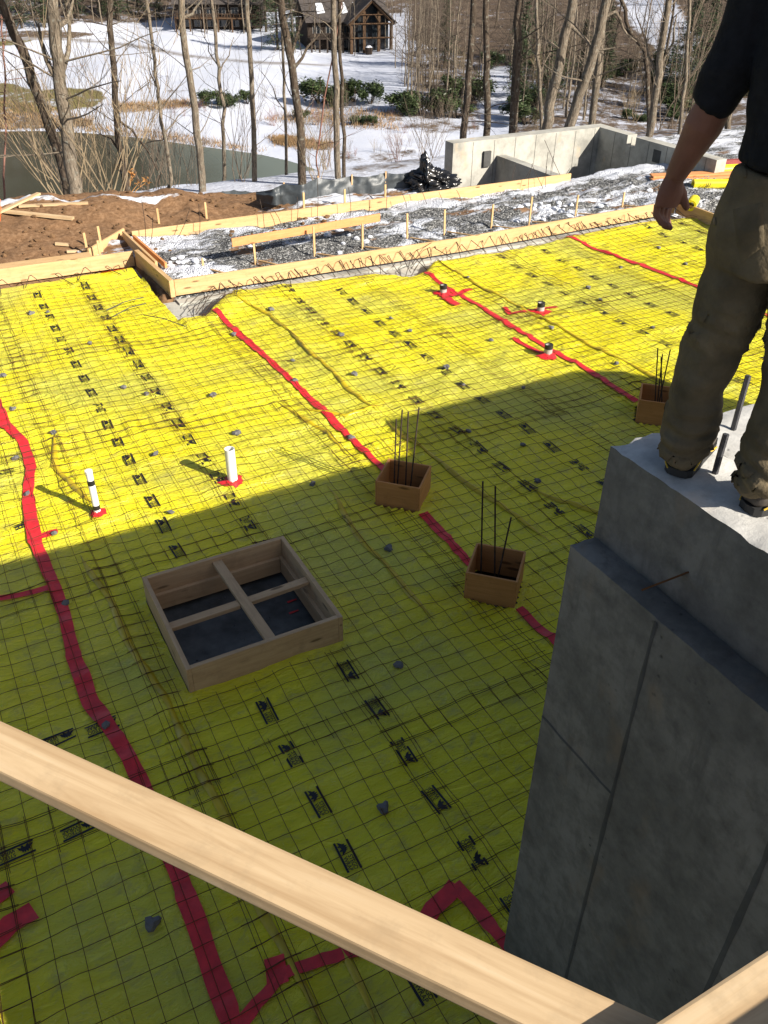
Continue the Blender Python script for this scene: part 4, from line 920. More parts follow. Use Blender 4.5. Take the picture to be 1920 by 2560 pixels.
# orange netting at the far left
mb = MB(); A, B = AT(3, 475, 15.5), AT(1, 395, 16)
for k in range(5):
    mb.tube([AT(-16 + 4 * k, 478, 15.6), AT(-14 + 4 * k, 455, 15.6), AT(-12 + 3 * k, 430, 15.7)], .006, 4)
for k in range(6): mb.tube([AT(-16, 474 - 8 * k, 15.6), AT(0 - k * .5, 475 - 8 * k, 15.6)], .005, 4)
tag(mb.build("safety_netting", 'orange_mesh'), 'strip of orange safety netting at the far left edge', 'netting')

# ---------------------------------------------------------------- trees
def limb(mb, p, d, L, r, depth, rng, mi=0, spread=.75, up=.12, nseg=4, sides=5, kids=(3, 5), taper=.35):
    pts = [p.copy()]; rad = [r]; q = p.copy(); dd = d.normalized()
    for k in range(nseg):
        dd = (dd + Vector((rng.gauss(0, .13), rng.gauss(0, .13), rng.gauss(0, .08) + up * .4))).normalized(); q = q + dd * (L / nseg); pts.append(q.copy()); rad.append(r * (1 - (1 - taper) * (k + 1) / nseg))
    mb.tube(pts, rad, sides if depth > 1 else 3, mi, cap=False)
    if depth <= 0: return
    for _ in range(rng.randint(*kids)):
        t_ = rng.uniform(.25, 1.0); i = min(nseg - 1, int(t_ * nseg)); b_ = pts[i].lerp(pts[i + 1], t_ * nseg - i); ax = (pts[i + 1] - pts[i]).normalized()
        pr = ax.cross(Vector((rng.gauss(0, 1), rng.gauss(0, 1), rng.gauss(0, 1)))).normalized(); nd = (ax * rng.uniform(.55, 1.0) + pr * spread * rng.uniform(.6, 1.2) + Vector((0, 0, up)))
        limb(mb, b_, nd, L * rng.uniform(.42, .66), max(.004, rad[i] * .55), depth - 1, rng, mi, spread, up, max(2, nseg - 1), sides, kids, taper)
def bare_proto(seed, H, r, first, lean=0.0, kids=(3, 5), nb=13, bark='bark_pale', tw='twig_far'):
    rng = random.Random(seed); pts = []; rad = []; x = y = 0; n = 12
    for k in range(n + 1):
        z = H * k / n; x += rng.gauss(0, .09) + lean; y += rng.gauss(0, .09); pts.append(Vector((x, y, z - .4 * (k == 0)))); rad.append(r * (1 - .82 * k / n))
    mb = MB(); mb.tube(pts, rad, 7, cap=False); t_ = mb.build("bare_tree", bark, None, True)
    mb = MB()
    for b_ in range(nb):
        f = first + (1 - first) * (b_ + rng.random()) / nb; i = min(n - 1, int(f * n)); p = pts[i].lerp(pts[i + 1], f * n - i); an = b_ * 2.4 + rng.random()
        d_ = Vector((math.cos(an), math.sin(an), rng.uniform(.35, 1.0))); limb(mb, p, d_, H * rng.uniform(.16, .27) * (1.15 - .5 * f), rad[i] * .5, 2, rng, 0, .8, .12, 4, 4, kids)
    mb.build("branches", tw, t_); return t_
def ever_proto(seed, H, wd, name="evergreen_tree"):
    rng = random.Random(seed); mb = MB(); mb.tube([(0, 0, -.4), (.1, 0, H * .5), (0, .1, H)], [.02 * H, .012 * H, .02], 6, cap=False); t_ = mb.build(name, 'bark_dark', None, True); mb = MB()
    nlev = int(H * 2.6)
    for k in range(nlev):
        f = k / nlev; z = H * (.10 + .9 * f); R_ = wd * (1 - f) ** .8 * rng.uniform(.6, 1.1) + .15
        for j in range(rng.randint(4, 7)):
            an = rng.random() * 6.283; dr = Vector((math.cos(an), math.sin(an), 0)); Lb = R_ * rng.uniform(.6, 1.1)
            mb.tube([(0, 0, z), dr * Lb * .5 + Vector((0, 0, z + .05)), dr * Lb + Vector((0, 0, z - .12 * Lb))], [.025, .015, .006], 3, 1, cap=False)
            for m_ in range(int(10 + 9 * Lb)):
                s = rng.uniform(.2, 1.05); c = dr * Lb * s + Vector((rng.gauss(0, .16), rng.gauss(0, .16), z - .12 * Lb * s + rng.gauss(0, .10))); sz = rng.uniform(.09, .2); a2 = rng.random() * 6.3; e1 = Vector((math.cos(a2), math.sin(a2), rng.uniform(-.5, .3))) * sz; e2_ = e1.cross(Vector((rng.gauss(0, .4), rng.gauss(0, .4), 1))).normalized() * sz * .45
                mb.add([c - e1, c + e2_, c + e1, c - e2_], [(0, 1, 2, 3)])
    mb.build("crown", ['leaf_hemlock', 'bark_dark'], t_); return t_
def bush_proto(seed, rx, h, nleaf, name="rhododendron_bush", leaf='leaf_ever', sz=(.12, .22)):
    rng = random.Random(seed); mb = MB(); tips = []
    for k in range(14):
        an = rng.random() * 6.283; e_ = Vector((math.cos(an) * rx * rng.uniform(.2, .85), math.sin(an) * rx * rng.uniform(.2, .85), h * rng.uniform(.45, .9))); mb.tube([(0, 0, -.2), e_ * .5 + Vector((0, 0, .1)), e_], [.05, .03, .012], 4, cap=False)
        tips.append((e_, rng.uniform(.25, .45) * rx))
    o = mb.build(name, 'bark_dark'); mb = MB()
    for _ in range(nleaf):
        c0_, rr = rng.choice(tips); d_ = Vector((rng.gauss(0, 1), rng.gauss(0, 1), rng.gauss(0, 1) * .7)).normalized() * rr * rng.random() ** .4; c = c0_ + d_; c.z = max(.03, c.z)
        s = rng.uniform(*sz); a2 = rng.random() * 6.3; e1 = Vector((math.cos(a2), math.sin(a2), rng.uniform(-.7, .5))) * s; e2_ = e1.cross(Vector((rng.gauss(0, .6), rng.gauss(0, .6), 1))).normalized() * s * .4
        mb.add([c - e1, c + e2_, c + e1, c - e2_], [(0, 1, 2, 3)])
    mb.build("foliage", leaf, o); return o
def shrub_proto(seed, h, nst, mat, name="bare_shrub", kids=(2, 4), depth=2, spread=.5, r=.012):
    rng = random.Random(seed); mb = MB()
    for k in range(nst):
        an = rng.random() * 6.283; limb(mb, Vector((rng.gauss(0, .12), rng.gauss(0, .12), -.1)), Vector((math.cos(an) * .45, math.sin(an) * .45, 1)), h * rng.uniform(.55, .85), r * rng.uniform(.7, 1.2), depth, rng, 0, spread, .2, 4, 4, kids)
    return mb.build(name, mat)
PB = [bare_proto(11, 17, .16, .30), bare_proto(12, 20, .19, .35, .04), bare_proto(13, 15, .11, .25, kids=(3, 4)), bare_proto(14, 18, .14, .4, -.05, bark='bark_dark'), bare_proto(15, 13, .09, .2), bare_proto(16, 21, .21, .42, bark='bark_dark')]
PE = [ever_proto(21, 9, 2.6), ever_proto(22, 13, 3.2), ever_proto(23, 6, 2.4)]
PR = [bush_proto(31, 2.0, 1.9, 2600), bush_proto(32, 1.6, 2.3, 2300), bush_proto(33, 2.5, 1.7, 3000)]
PS = [shrub_proto(41, 2.6, 9, 'brush'), shrub_proto(42, 3.2, 7, 'twig'), shrub_proto(43, 2.0, 12, 'twig_red')]
used = set()
def put(protos, k, loc, rz, s, label, cat, group, mirror=False):
    p = protos[k]; first = p.name not in used
    if first: used.add(p.name); o = p
    else: o = dup(p)
    o.location = loc; o.rotation_euler = (0, 0, rz); o.scale = (s, s, s * (random.uniform(.9, 1.12)))
    return tag(o, label, cat, group)
rng = random.Random(5)
def zone(n, x0, x1, y0, y1, ks, lab, grp, smin=.8, smax=1.15, avoid=None, protos=PB, cat='tree', mind=34):
    c = 0; tries = 0
    while c < n and tries < n * 30:
        tries += 1; x, y = rng.uniform(x0, x1), rng.uniform(y0, y1)
        if avoid and avoid(x, y): continue
        q = HIT(x, y)
        if math.hypot(q.x, q.y) < mind: continue
        put(protos, rng.choice(ks), (q.x, q.y, q.z - .1), rng.random() * 6.3, rng.uniform(smin, smax), lab, cat, grp); c += 1
lane = lambda x, y: (1040 < x < 1098 and y > 165) or (1330 < x < 1480 and y < 150 and rng.random() < .8)
zone(34, 880, 1040, 110, 250, [0, 2, 2, 4], 'slender pale bare tree in the grove right of the timber lodge', 'bare trees right of the lodge', .75, 1.0)
zone(60, 1090, 1640, 60, 275, [0, 1, 2, 3, 4, 5], 'bare tree in the dense wood at the right', 'bare trees in the right wood', .7, 1.1, lane)
zone(40, 1090, 1640, 90, 262, [0, 2, 4], 'thin bare tree deep in the wood at the right', 'thin trees in the right wood', .55, .9, lane)
zone(16, 1110, 1640, 60, 250, [0, 1, 2], 'dark evergreen scattered among the right wood', 'evergreens in the right wood', .6, 1.0, lane, PE, 'evergreen tree')
zone(14, 1110, 1640, 120, 262, [0, 1, 2], 'low dark evergreen bush on the floor of the right wood', 'bushes in the right wood', .6, 1.1, lane, PR, 'bush')
zone(18, 845, 930, 95, 205, [2, 4, 0], 'slender bare tree at the left fringe of the grove', 'trees at the grove fringe', .6, .9)
zone(16, 410, 850, 66, 112, [2, 4, 3, 0], 'bare tree screening the houses', 'trees in front of the houses', .55, .85, lambda x, y: (x < 570 and y > 84) or (570 < x < 640))
zone(30, 880, 1640, 0, 95, [0, 1, 2, 3, 4], 'bare tree high on the wooded hill at the right', 'bare trees on the far right hill', .8, 1.1, lane)
zone(14, -40, 900, 0, 50, [0, 1], 'dark evergreen on the hillside behind the houses', 'evergreens behind the houses', .8, 1.2, None, PE, 'evergreen tree')
zone(20, 120, 560, 44, 76, [0, 2, 3, 4], 'bare tree along the top edge of the snow field', 'bare trees above the snow field', .7, 1.0, lambda x, y: y > 50 + (x - 120) * .06)
zone(40, -40, 900, 0, 44, [0, 1, 3, 4], 'bare tree on the hillside behind the houses', 'bare trees behind the houses', .8, 1.1)
zone(12, 560, 850, 100, 122, [2, 4], 'thin bare tree beside the shaded lawn of the lodge', 'bare trees by the lodge lawn', .6, .8)
for x, y, k, s, lab in [(48, 62, 1, .9, 'dark evergreen tree at the upper left edge'), (98, 60, 0, 1.1, 'rounded evergreen beside the upper left pair'), (15, 52, 0, .9, 'smaller evergreen at the far upper left'), (165, 40, 1, .8, 'evergreen in the gap above the snow field'), (232, 40, 0, .9, 'short evergreen behind the dark trunk'), (300, 34, 1, .8, 'evergreen left of the left house'), (345, 42, 0, .8, 'small evergreen next to the left house'), (600, 108, 1, .85, 'spreading evergreen left of the timber lodge'), (632, 112, 0, .9, 'low evergreen touching the left end of the lodge'), (575, 70, 1, 1.0, 'evergreen between the two houses'), (655, 60, 1, 1.1, 'tall evergreen behind the lodge'), (1120, 210, 0, 1.2, 'dark evergreen beside the snowy lane'), (1180, 235, 2, 1.2, 'low evergreen behind the concrete wall'), (1440, 205, 2, 1.0, 'low evergreen behind the shaded wall'), (1505, 215, 1, .9, 'dark evergreen left of the worker\'s sleeve'), (1478, 170, 1, 1.0, 'evergreen in front of the upper snow clearing'), (960, 150, 1, .8, 'evergreen in the slender grove'), (1150, 130, 1, .9, 'evergreen deep in the right wood'), (1300, 190, 1, .8, 'evergreen behind the crossing trunks')]:
    q = HIT(x, y); put(PE, k, (q.x, q.y, q.z - .1), rng.random() * 6, s, lab, 'evergreen tree', 'evergreens')
for x, y, k, s, lab in [(447, 230, 0, .9, 'dark evergreen bush on the snow, left of the bare sapling'), (490, 232, 2, .8, 'dark evergreen bush on the snow, right of the bare sapling'), (535, 224, 1, .7, 'small dark bush at the left of the bank'), (690, 224, 0, 1.15, 'large dark bush left of the paired trunks'), (728, 228, 2, .85, 'dark bush right of the paired trunks'), (765, 220, 1, .95, 'dark round bush in the middle of the bank'), (800, 226, 0, .8, 'dark bush at the end of the middle row'), (780, 268, 2, .5, 'small low bush by the lower snow'), (806, 272, 1, .45, 'smallest low bush by the lower snow'), (650, 256, 2, .5, 'low brownish bush under the leaning trunk'), (865, 240, 0, .9, 'dark bush at the left of the grove'), (905, 246, 2, .9, 'dark bush under the slender grove'), (945, 252, 1, 1.0, 'dark bush in front of the slender grove'), (985, 256, 0, .9, 'dark bush left of the two dark trunks'), (1020, 215, 2, 1.0, 'dark bush left of the snowy lane'), (975, 215, 1, .9, 'dark bush higher up in the grove'), (1108, 258, 1, 1.1, 'dark bush right of the snowy lane'), (1135, 270, 0, 1.0, 'dark bush behind the wall top'), (1150, 230, 2, 1.1, 'dark bush up in the right wood'), (1385, 262, 2, .5, 'dark bush behind the notched wall'), (1452, 262, 0, .5, 'dark bush behind the shaded wall end'), (1355, 258, 1, .45, 'dark bush behind the wall corner'), (1060, 150, 0, 1.0, 'dark bush at the top of the lane')]:
    s *= 1.25 if 640 < x < 1040 and s > .6 else 1; q = HIT(x, y); put(PR, k, (q.x, q.y, q.z - .1), rng.random() * 6, s, lab, 'bush', 'evergreen bushes')
def shr(n, x0, x1, y0, y1, ks, lab, grp, s0, s1, dist=None):
    for _ in range(n):
        x, y = rng.uniform(x0, x1), rng.uniform(y0, y1)
        if dist: d_ = rng.uniform(*dist); q = AT(x, y, d_); q.z = T1(q.x, q.y)
        else: q = HIT(x, y)
        put(PS, rng.choice(ks), (q.x, q.y, q.z - .1), rng.random() * 6, rng.uniform(s0, s1), lab, 'shrub', grp)
shr(18, 690, 940, 312, 368, [0, 1, 2], 'bare shrub on the snow in front of the silt fence', 'bare shrubs beyond the silt fence', .45, .9)
shr(14, 560, 1040, 255, 292, [2, 1], 'reddish bare shrub on the bank below the dark bushes', 'bare shrubs on the bank', .8, 1.3)
shr(9, 200, 600, 205, 255, [2, 0], 'small bare shrub on the snowy bank left of the dark bushes', 'bare shrubs on the snowy bank', .5, .8)
shr(8, -20, 320, 400, 455, [0, 0, 1], 'pale bare brush in front of the pond at the left', 'bare brush by the pond', .9, 1.7, (21, 30))
shr(7, 330, 720, 370, 410, [0, 1], 'thin bare brush behind the silt fence', 'bare brush behind the fence', .5, .9, (22, 27))
shr(50, 1095, 1620, 100, 240, [1, 0, 1], 'tall bare understory shrub in the right wood', 'bare understory of the right wood', 1.2, 2.4)
shr(20, 890, 1040, 120, 250, [1, 0], 'bare understory shrub in the slender grove', 'bare understory of the grove', .8, 1.6)
shr(12, 1100, 1480, 240, 290, [1, 0], 'bare undergrowth behind the garage wall', 'bare undergrowth', 1.0, 1.6)

# the nearer trunks, each placed where it stands
def trunk(pts, D, w_px, bark, label, branches=(), rnd=0, cat='tree', grow=1.0, kids=2, nb=5):
    rng_ = random.Random(rnd + 100); P = [AT(x, y, D) for x, y in pts]
    if P[0].z < P[-1].z: P = P[::-1]
    b_ = P[-1]; zt_ = T1(b_.x, b_.y) - .4
    if b_.z > zt_: dirn = (P[-1] - P[-2]).normalized(); P.append(b_ + dirn * ((b_.z - zt_) / max(.3, -dirn.z)))
    up_ = (P[0] - P[1]).normalized(); hx = 9 * grow; Pu = [P[0] + up_ * hx * f + Vector((rng_.gauss(0, .25), rng_.gauss(0, .25), 0)) * f for f in (1, .66, .33)]
    rb = w_px * KP / FPX * (EYE - P[-1]).length / 2
    A = Pu + P; fine = [A[0]]
    for i in range(len(A) - 1):
        for t_ in (.34, .67, 1): fine.append(A[i].lerp(A[i + 1], t_) + (Vector((rng_.gauss(0, .02), rng_.gauss(0, .02), 0)) if t_ < 1 else Vector()))
    fine = fine[::-1]; n = len(fine); L = 0; ht = fine[-1].z - fine[0].z
    rad = [rb * (1.10 - .8 * max(0, (p.z - fine[0].z) / ht)) * (1 + .05 * N(i, rnd, 1)) for i, p in enumerate(fine)]; rad[0] *= 1.35; rad[1] *= 1.1
    mb = MB(); mb.tube(fine, rad, 10, cap=False); name = "bare_tree"; o = mb.build(name, bark, None, True); tag(o, label, cat, 'nearer bare trees behind the fence')
    for br in branches:
        if isinstance(br[0], tuple):
            Q = [AT(x, y, D + .15 * i) for i, (x, y) in enumerate(br)]; mb = MB(); n_ = len(Q); r0 = rb * .42
            Qf = [Q[0]]
            for i in range(n_ - 1): Qf += [Q[i].lerp(Q[i + 1], .5) + Vector((rng_.gauss(0, .03), rng_.gauss(0, .03), 0)), Q[i + 1]]
            mb.tube(Qf, [max(.006, r0 * (1 - .8 * i / len(Qf))) for i in range(len(Qf))], 6, cap=False)
            for i in range(1, len(Qf) - 1, 2): limb(mb, Qf[i], (Qf[i + 1] - Qf[i]).normalized() + Vector((rng_.gauss(0, .5), rng_.gauss(0, .5), .2)), .9, r0 * .3, 1, rng_, 0, .7, .1, 3, 3, (2, 3))
            mb.build("branch", bark, o, True)
    for k in range(nb):
        f = rng_.uniform(.25, .97); i = int(f * (n - 1)); p = fine[i]; an = rng_.random() * 6.283; mb = MB()
        limb(mb, p, Vector((math.cos(an), math.sin(an), rng_.uniform(.0, .7))), rng_.uniform(.9, 2.6), max(.008, rb * .16), 2, rng_, 0, .7, .08, 5, 4, (1, kids)); mb.build("branch", bark, o)
    return o
TR = [
 ([(3, 10), (48, 105), (85, 210), (120, 310), (143, 385), (150, 440)], 23, 19, 'bark_dark', 'dark trunk leaning right across the pond at the far left', (), 5),
 ([(113, 0), (118, 60), (128, 173), (147, 300), (158, 380), (168, 450)], 21.5, 24, 'bark_pale', 'thick pale trunk in front of the leaning one', [((133, 160), (148, 110), (150, 60), (143, 10), (165, -20)), ((125, 175), (100, 130), (85, 80), (83, 50)), ((120, 60), (150, 30), (158, 0))], 6),
 ([(237, 0), (240, 83), (248, 180), (253, 267), (263, 333), (277, 433)], 22, 12, 'bark_dark', 'straight dark slim trunk right of the thick pale one', [((252, 255), (285, 280), (315, 320), (345, 380), (352, 415)), ((262, 330), (240, 300), (215, 290))], 6),
 ([(316, 0), (330, 100), (342, 190), (347, 240), (357, 300), (370, 383), (360, 423)], 23, 7, 'bark_pale', 'thin crooked pale tree with a kinked foot', [((347, 235), (375, 200), (405, 160)), ((357, 300), (330, 305), (300, 312)), ((343, 200), (325, 160), (318, 120)), ((357, 285), (385, 250), (410, 232))], 5),
 ([(392, 0), (397, 83), (413, 187), (423, 267), (433, 350), (438, 418)], 22, 14, 'bark_pale', 'brown straight trunk over the middle of the pond', [((392, 40), (420, 20), (440, -5))], 5),
 ([(457, 0), (467, 117), (477, 200), (483, 300), (480, 418)], 24, 7, 'bark_pale', 'slim pale trunk right of the brown straight one', [((474, 160), (495, 120), (505, 80)), ((470, 140), (450, 110), (440, 80))], 6),
 ([(533, 0), (540, 117), (548, 267), (550, 410)], 23, 10, 'bark_pale', 'straight pale trunk near the right end of the pond', (), 4),
 ([(606, 0), (612, 50), (620, 83), (633, 160), (646, 250), (651, 330), (653, 392)], 22, 16, 'bark_dark', 'brown trunk bending left towards its top, over the fence', [((633, 150), (665, 100), (690, 75)), ((630, 140), (640, 80), (650, 40))], 6),
 ([(610, 60), (612, 140), (616, 233), (618, 390)], 24, 6, 'bark_pale', 'thin straight sapling left of the bending brown trunk', [((616, 240), (590, 190), (565, 155))], 3),
 ([(720, 0), (721, 100), (726, 233), (730, 382)], 22.5, 12, 'bark_pale', 'pale trunk, left of a close pair over the fence', [((722, 60), (735, 30), (738, 0))], 5),
 ([(733, 0), (735, 133), (738, 250), (743, 380)], 22.8, 7, 'bark_dark', 'thin brown trunk, right of the close pair', (), 4),
 ([(1023, 0), (1015, 133), (1006, 240), (1000, 305)], 28, 13, 'bark_dark', 'brown trunk, left of two above the concrete wall\'s left end', (), 4),
 ([(1050, 0), (1051, 100), (1052, 200), (1050, 300)], 28, 13, 'bark_dark', 'dark straight trunk, right of two above the concrete wall', (), 4),
 ([(1123, 0), (1116, 133), (1108, 285)], 28, 16, 'bark_dark', 'blackish trunk standing right of the snowy lane', (), 4),
 ([(1238, 0), (1213, 110), (1193, 200), (1179, 285)], 28, 19, 'bark_pale', 'thick pale trunk leaning right behind the long concrete wall', [((1232, 55), (1270, 90), (1285, 120))], 5),
 ([(1313, -10), (1283, 110), (1250, 207), (1226, 285)], 27, 19, 'bark_pale', 'thickest trunk leaning strongly right, crossing another', [((1300, 40), (1330, 25), (1345, 60), (1375, 90))], 5),
 ([(1299, 80), (1288, 173), (1278, 275)], 30, 13, 'bark_pale', 'brown trunk crossed by the strongly leaning one', (), 3),
 ([(1445, 0), (1429, 100), (1419, 187), (1401, 300)], 28, 13, 'bark_pale', 'sunlit pale trunk right of the forked tree', [((1424, 150), (1455, 90), (1462, 30)), ((1421, 170), (1400, 120), (1392, 60))], 6),
 ([(1340, -5), (1362, 70), (1393, 112), (1399, 180), (1401, 290)], 29, 8, 'bark_dark', 'dark forked tree left of the sunlit pale trunk', [((1393, 115), (1385, 60), (1372, 10)), ((1362, 75), (1335, 45), (1318, 25)), ((1398, 150), (1375, 155), (1340, 155))], 5),
 ([(1490, -5), (1483, 133), (1472, 250)], 28, 6.5, 'bark_pale', 'slim pale trunk close to the worker\'s sleeve', (), 5),
 ([(4, 40), (7, 120), (10, 200), (12, 300), (10, 420)], 24, 3.5, 'twig_red', 'thin dark hanging stem at the far left edge', (), 2),
 ([(690, 300), (683, 340), (688, 390)], 23, 3, 'twig_red', 'thin reddish sapling between the trunks over the fence', (), 3),
 ([(1160, 60), (1165, 150), (1170, 285)], 31, 7, 'bark_pale', 'slim pale trunk between the blackish and thick leaning trunks', [((1163, 130), (1145, 90), (1140, 40)), ((1166, 160), (1190, 110), (1196, 60))], 6),
 ([(1575, 245), (1570, 300), (1562, 335)], 30, 11, 'bark_pale', 'pale trunk glimpsed between the worker\'s arm and side', (), 2),
]
for i, (pts, D, wp, bark, lab, brs, nb) in enumerate(TR): trunk(pts, D, wp, bark, lab, brs, i, nb=nb + 4)
# clinging dead leaves on the slim dark trunk's sprouts
mb = MB(); rg = random.Random(3)
for c in [(285, 380), (300, 395), (270, 405), (285, 372), (262, 360), (318, 392), (252, 420)]:
    for _ in range(16):
        q = AT(c[0] + rg.gauss(0, 5), c[1] + rg.gauss(0, 5), 22.2); a2 = rg.random() * 6.3; e1 = Vector((math.cos(a2), math.sin(a2), rg.uniform(-1, 1))) * .045; e2_ = e1.cross(Vector((rg.gauss(0, 1), 1, 1))).normalized() * .025
        mb.add([q - e1, q + e2_, q + e1, q - e2_], [(0, 1, 2, 3)])
    mb.tube([AT(276, 432, 22.1), AT((276 + c[0]) / 2, (425 + c[1]) / 2, 22.2), AT(*c, 22.2)], [.012, .008, .004], 4)
tag(mb.build("leafy_sprout", 'leaf_dead'), 'sprouts with dead orange leaves at the foot of the slim dark trunk', 'shrub')
# dry grass along the shore and on the banks
mb = MB()
GR = [[(150, 266), (250, 276), (350, 288), (480, 306), (575, 330), (440, 318), (330, 303), (200, 286)], [(575, 296), (650, 300), (730, 314), (700, 326), (620, 318)], [(560, 262), (640, 240), (760, 236), (860, 240), (860, 284), (760, 277)], [(-20, 215), (110, 235), (205, 258), (150, 278), (-20, 285)], [(240, 226), (410, 218), (420, 232), (260, 246)], [(600, 300), (640, 302), (640, 312), (600, 312)]]
for poly in GR:
    A_ = np.array(poly, float); lo, hi = A_.min(0), A_.max(0); c = 0
    while c < 900:
        x, y = rg.uniform(lo[0], hi[0]), rg.uniform(lo[1], hi[1])
        if not seg_dist(np.array([x]), np.array([y]), A_)[1][0]: c += .2; continue
        c += 1; q = HIT(x, y); 
        for _ in range(3):
            b_ = q + Vector((rg.gauss(0, .35), rg.gauss(0, .35), -.02)); h = rg.uniform(.2, .6); t_ = b_ + Vector((rg.gauss(0, .15), rg.gauss(0, .15), h)); s = Vector((rg.gauss(0, 1), rg.gauss(0, 1), 0)).normalized() * .035; mb.add([b_ - s, b_ + s, t_], [(0, 1, 2)])
tag(mb.build("dry_grass", 'dry_grass'), 'dry brown grass along the pond shore and banks', kind='stuff')

# ---------------------------------------------------------------- houses
def gable(mb, x0, x1, y0, y1, z0, zr, axis='x', mi=0, over=.4, th=.25):
    """a pitched roof slab; ridge along axis"""
    if axis == 'x':
        ym = (y0 + y1) / 2; a_ = [(x0 - over, y0 - over, z0), (x1 + over, y0 - over, z0), (x1 + over, ym, zr), (x0 - over, ym, zr), (x1 + over, y1 + over, z0), (x0 - over, y1 + over, z0)]
    else:
        xm = (x0 + x1) / 2; a_ = [(x0 - over, y1 + over, z0), (x0 - over, y0 - over, z0), (xm, y0 - over, zr), (xm, y1 + over, zr), (x1 + over, y0 - over, z0), (x1 + over, y1 + over, z0)]
    b_ = [(x, y, z + th) for x, y, z in a_]
    mb.add(a_ + b_, [(0, 3, 2, 1), (3, 5, 4, 2), (6, 7, 8, 9), (9, 8, 10, 11), (0, 1, 7, 6), (1, 2, 8, 7), (2, 4, 10, 8), (4, 5, 11, 10), (5, 3, 9, 11), (3, 0, 6, 9)], mi)
def house(px, py, W, lab, lodge):
    q = HIT(px, py); t = empty("timber_house", (0, 0, 0), lab, 'house'); az = math.atan2(q.y, q.x); 
    hw = W / 2; fl = 3.1; D_ = 9
    mb = MB(); mb.box(-hw, hw, 0, D_, -1.5, 2 * fl); mb.build("wall", 'house_wood', t)
    mb = MB(); gable(mb, -hw, hw, -.6, D_, 2 * fl + .02, 2 * fl + 4.2); mb.build("roof", 'roof_dark', t)
    rf = t.children[-1]; mb = MB(); k = 0
    for f0, f1 in ((.14, .24), (.44, .52), (.60, .64)):
        xa, xb = -hw + W * f0, -hw + W * f1; ya, yb_ = .6, 3.2; sl_ = 4.2 / ((D_ + .6) / 2 + .4); z_ = lambda y_: 2 * fl + .02 + (y_ + 1.0) * sl_ + .29
        mb = MB(); mb.add([(xa, ya, z_(ya)), (xb, ya + .3, z_(ya + .3)), (xb, yb_, z_(yb_)), (xa + .3, yb_, z_(yb_))], [(0, 1, 2, 3)]); mb.build("snow_patch", 'snow_cap', rf)
    mb = MB(); mb.box(-hw * .2, -hw * .2 + 1.2, D_ * .5, D_ * .5 + 1.2, 2 * fl + 3, 2 * fl + 6.2); mb.build("chimney", 'stone', rf)
    for fz in (.6, fl + .6):
        x = -hw + .9
        while x < hw - 1.6:
            w_ = mb2 = MB(); mb2.box(x, x + 1.3, -.05, -.003, fz, fz + 1.7); f = mb2.build("window", 'trim_pale' if not lodge or rng.random() < .3 else 'house_timber', t); mb2 = MB(); mb2.box(x + .1, x + .6, -.07, -.052, fz + .1, fz + 1.6); mb2.box(x + .7, x + 1.2, -.07, -.052, fz + .1, fz + 1.6); mb2.build("pane", 'glass', f); x += 2.2
    mb = MB(); mb.box(-hw, hw * (.2 if lodge else 1), -2.4, -.08, fl - .25, fl - .02)
    for x in np.linspace(-hw + .2, hw * (.2 if lodge else 1) - .2, 7): mb.box(x - .12, x + .12, -2.38, -2.14, -1.5, fl - .26)
    mb.box(-hw, hw * (.2 if lodge else 1), -2.4, -2.33, fl + .95, fl + 1.05)
    for x in np.linspace(-hw + .1, hw * (.2 if lodge else 1) - .1, 30): mb.box(x - .03, x + .03, -2.39, -2.34, fl, fl + .94)
    mb.build("deck", 'house_wood' if lodge else 'house_timber', t)
    if lodge:
        gx = hw * .45; gw = 3.6
        mb = MB(); mb.box(gx - gw + .4, gx + gw - .4, -2.0, -.01, -1.5, 2 * fl); pts = [(gx - gw + .4, 2 * fl), (gx + gw - .4, 2 * fl), (gx, 2 * fl + 4.4)]
        mb.add([(x, -2.0, z) for x, z in pts] + [(x, 2.5, z) for x, z in pts], [(0, 1, 2), (3, 5, 4), (0, 2, 5, 3), (1, 4, 5, 2)]); mb.build("gable_wall", 'glass', t)
        mb = MB(); gable(mb, gx - gw, gx + gw, -3.6, 4.2, 2 * fl - .1, 2 * fl + 5.0, 'y', over=.5); rg_ = mb.build("gable_roof", 'roof_dark', t)
        for x in (gx - gw + .3, gx - 1.2, gx + 1.2, gx + gw - .3): 
            mb = MB(); top_ = 2 * fl if abs(x - gx) > 2 else 2 * fl + 2.6; mb.box(x - .22, x + .22, -3.5, -3.06, -1.5, top_); mb.build("post", 'house_timber', t)
        mb = MB()
        for s in (-1, 1): mb.tube([(gx + s * (gw + .1), -3.7, 2 * fl - .3), (gx, -3.7, 2 * fl + 4.7)], .24, 4)
        mb.tube([(gx - gw, -3.6, 2 * fl - .1), (gx + gw, -3.6, 2 * fl - .1)], .2, 4); mb.tube([(gx - gw, -3.55, fl), (gx + gw, -3.55, fl)], .2, 4)
        mb.tube([(gx - 1.9, -3.6, 2 * fl + 1.8), (gx + 1.9, -3.6, 2 * fl + 1.8)], .15, 4)
        for s in (-1, 1): mb.tube([(gx + s * 1.2, -3.55, 2 * fl + .2), (gx + s * .5, -3.6, 2 * fl + 1.7)], .13, 4)
        mb.build("timber_truss", 'house_timber', t)
    t.scale = (1, 1, .66 if lodge else .62) ; t.location = (q.x, q.y, q.z); t.rotation_euler = (0, 0, az - math.pi / 2 + (.25 if lodge else -.1)); return t
house(752, 109, 13.5, 'dark timber lodge with a gabled frame and snow on its roof', True)
house(475, 64, 15, 'dark wooden house with a long deck at the top left', False)
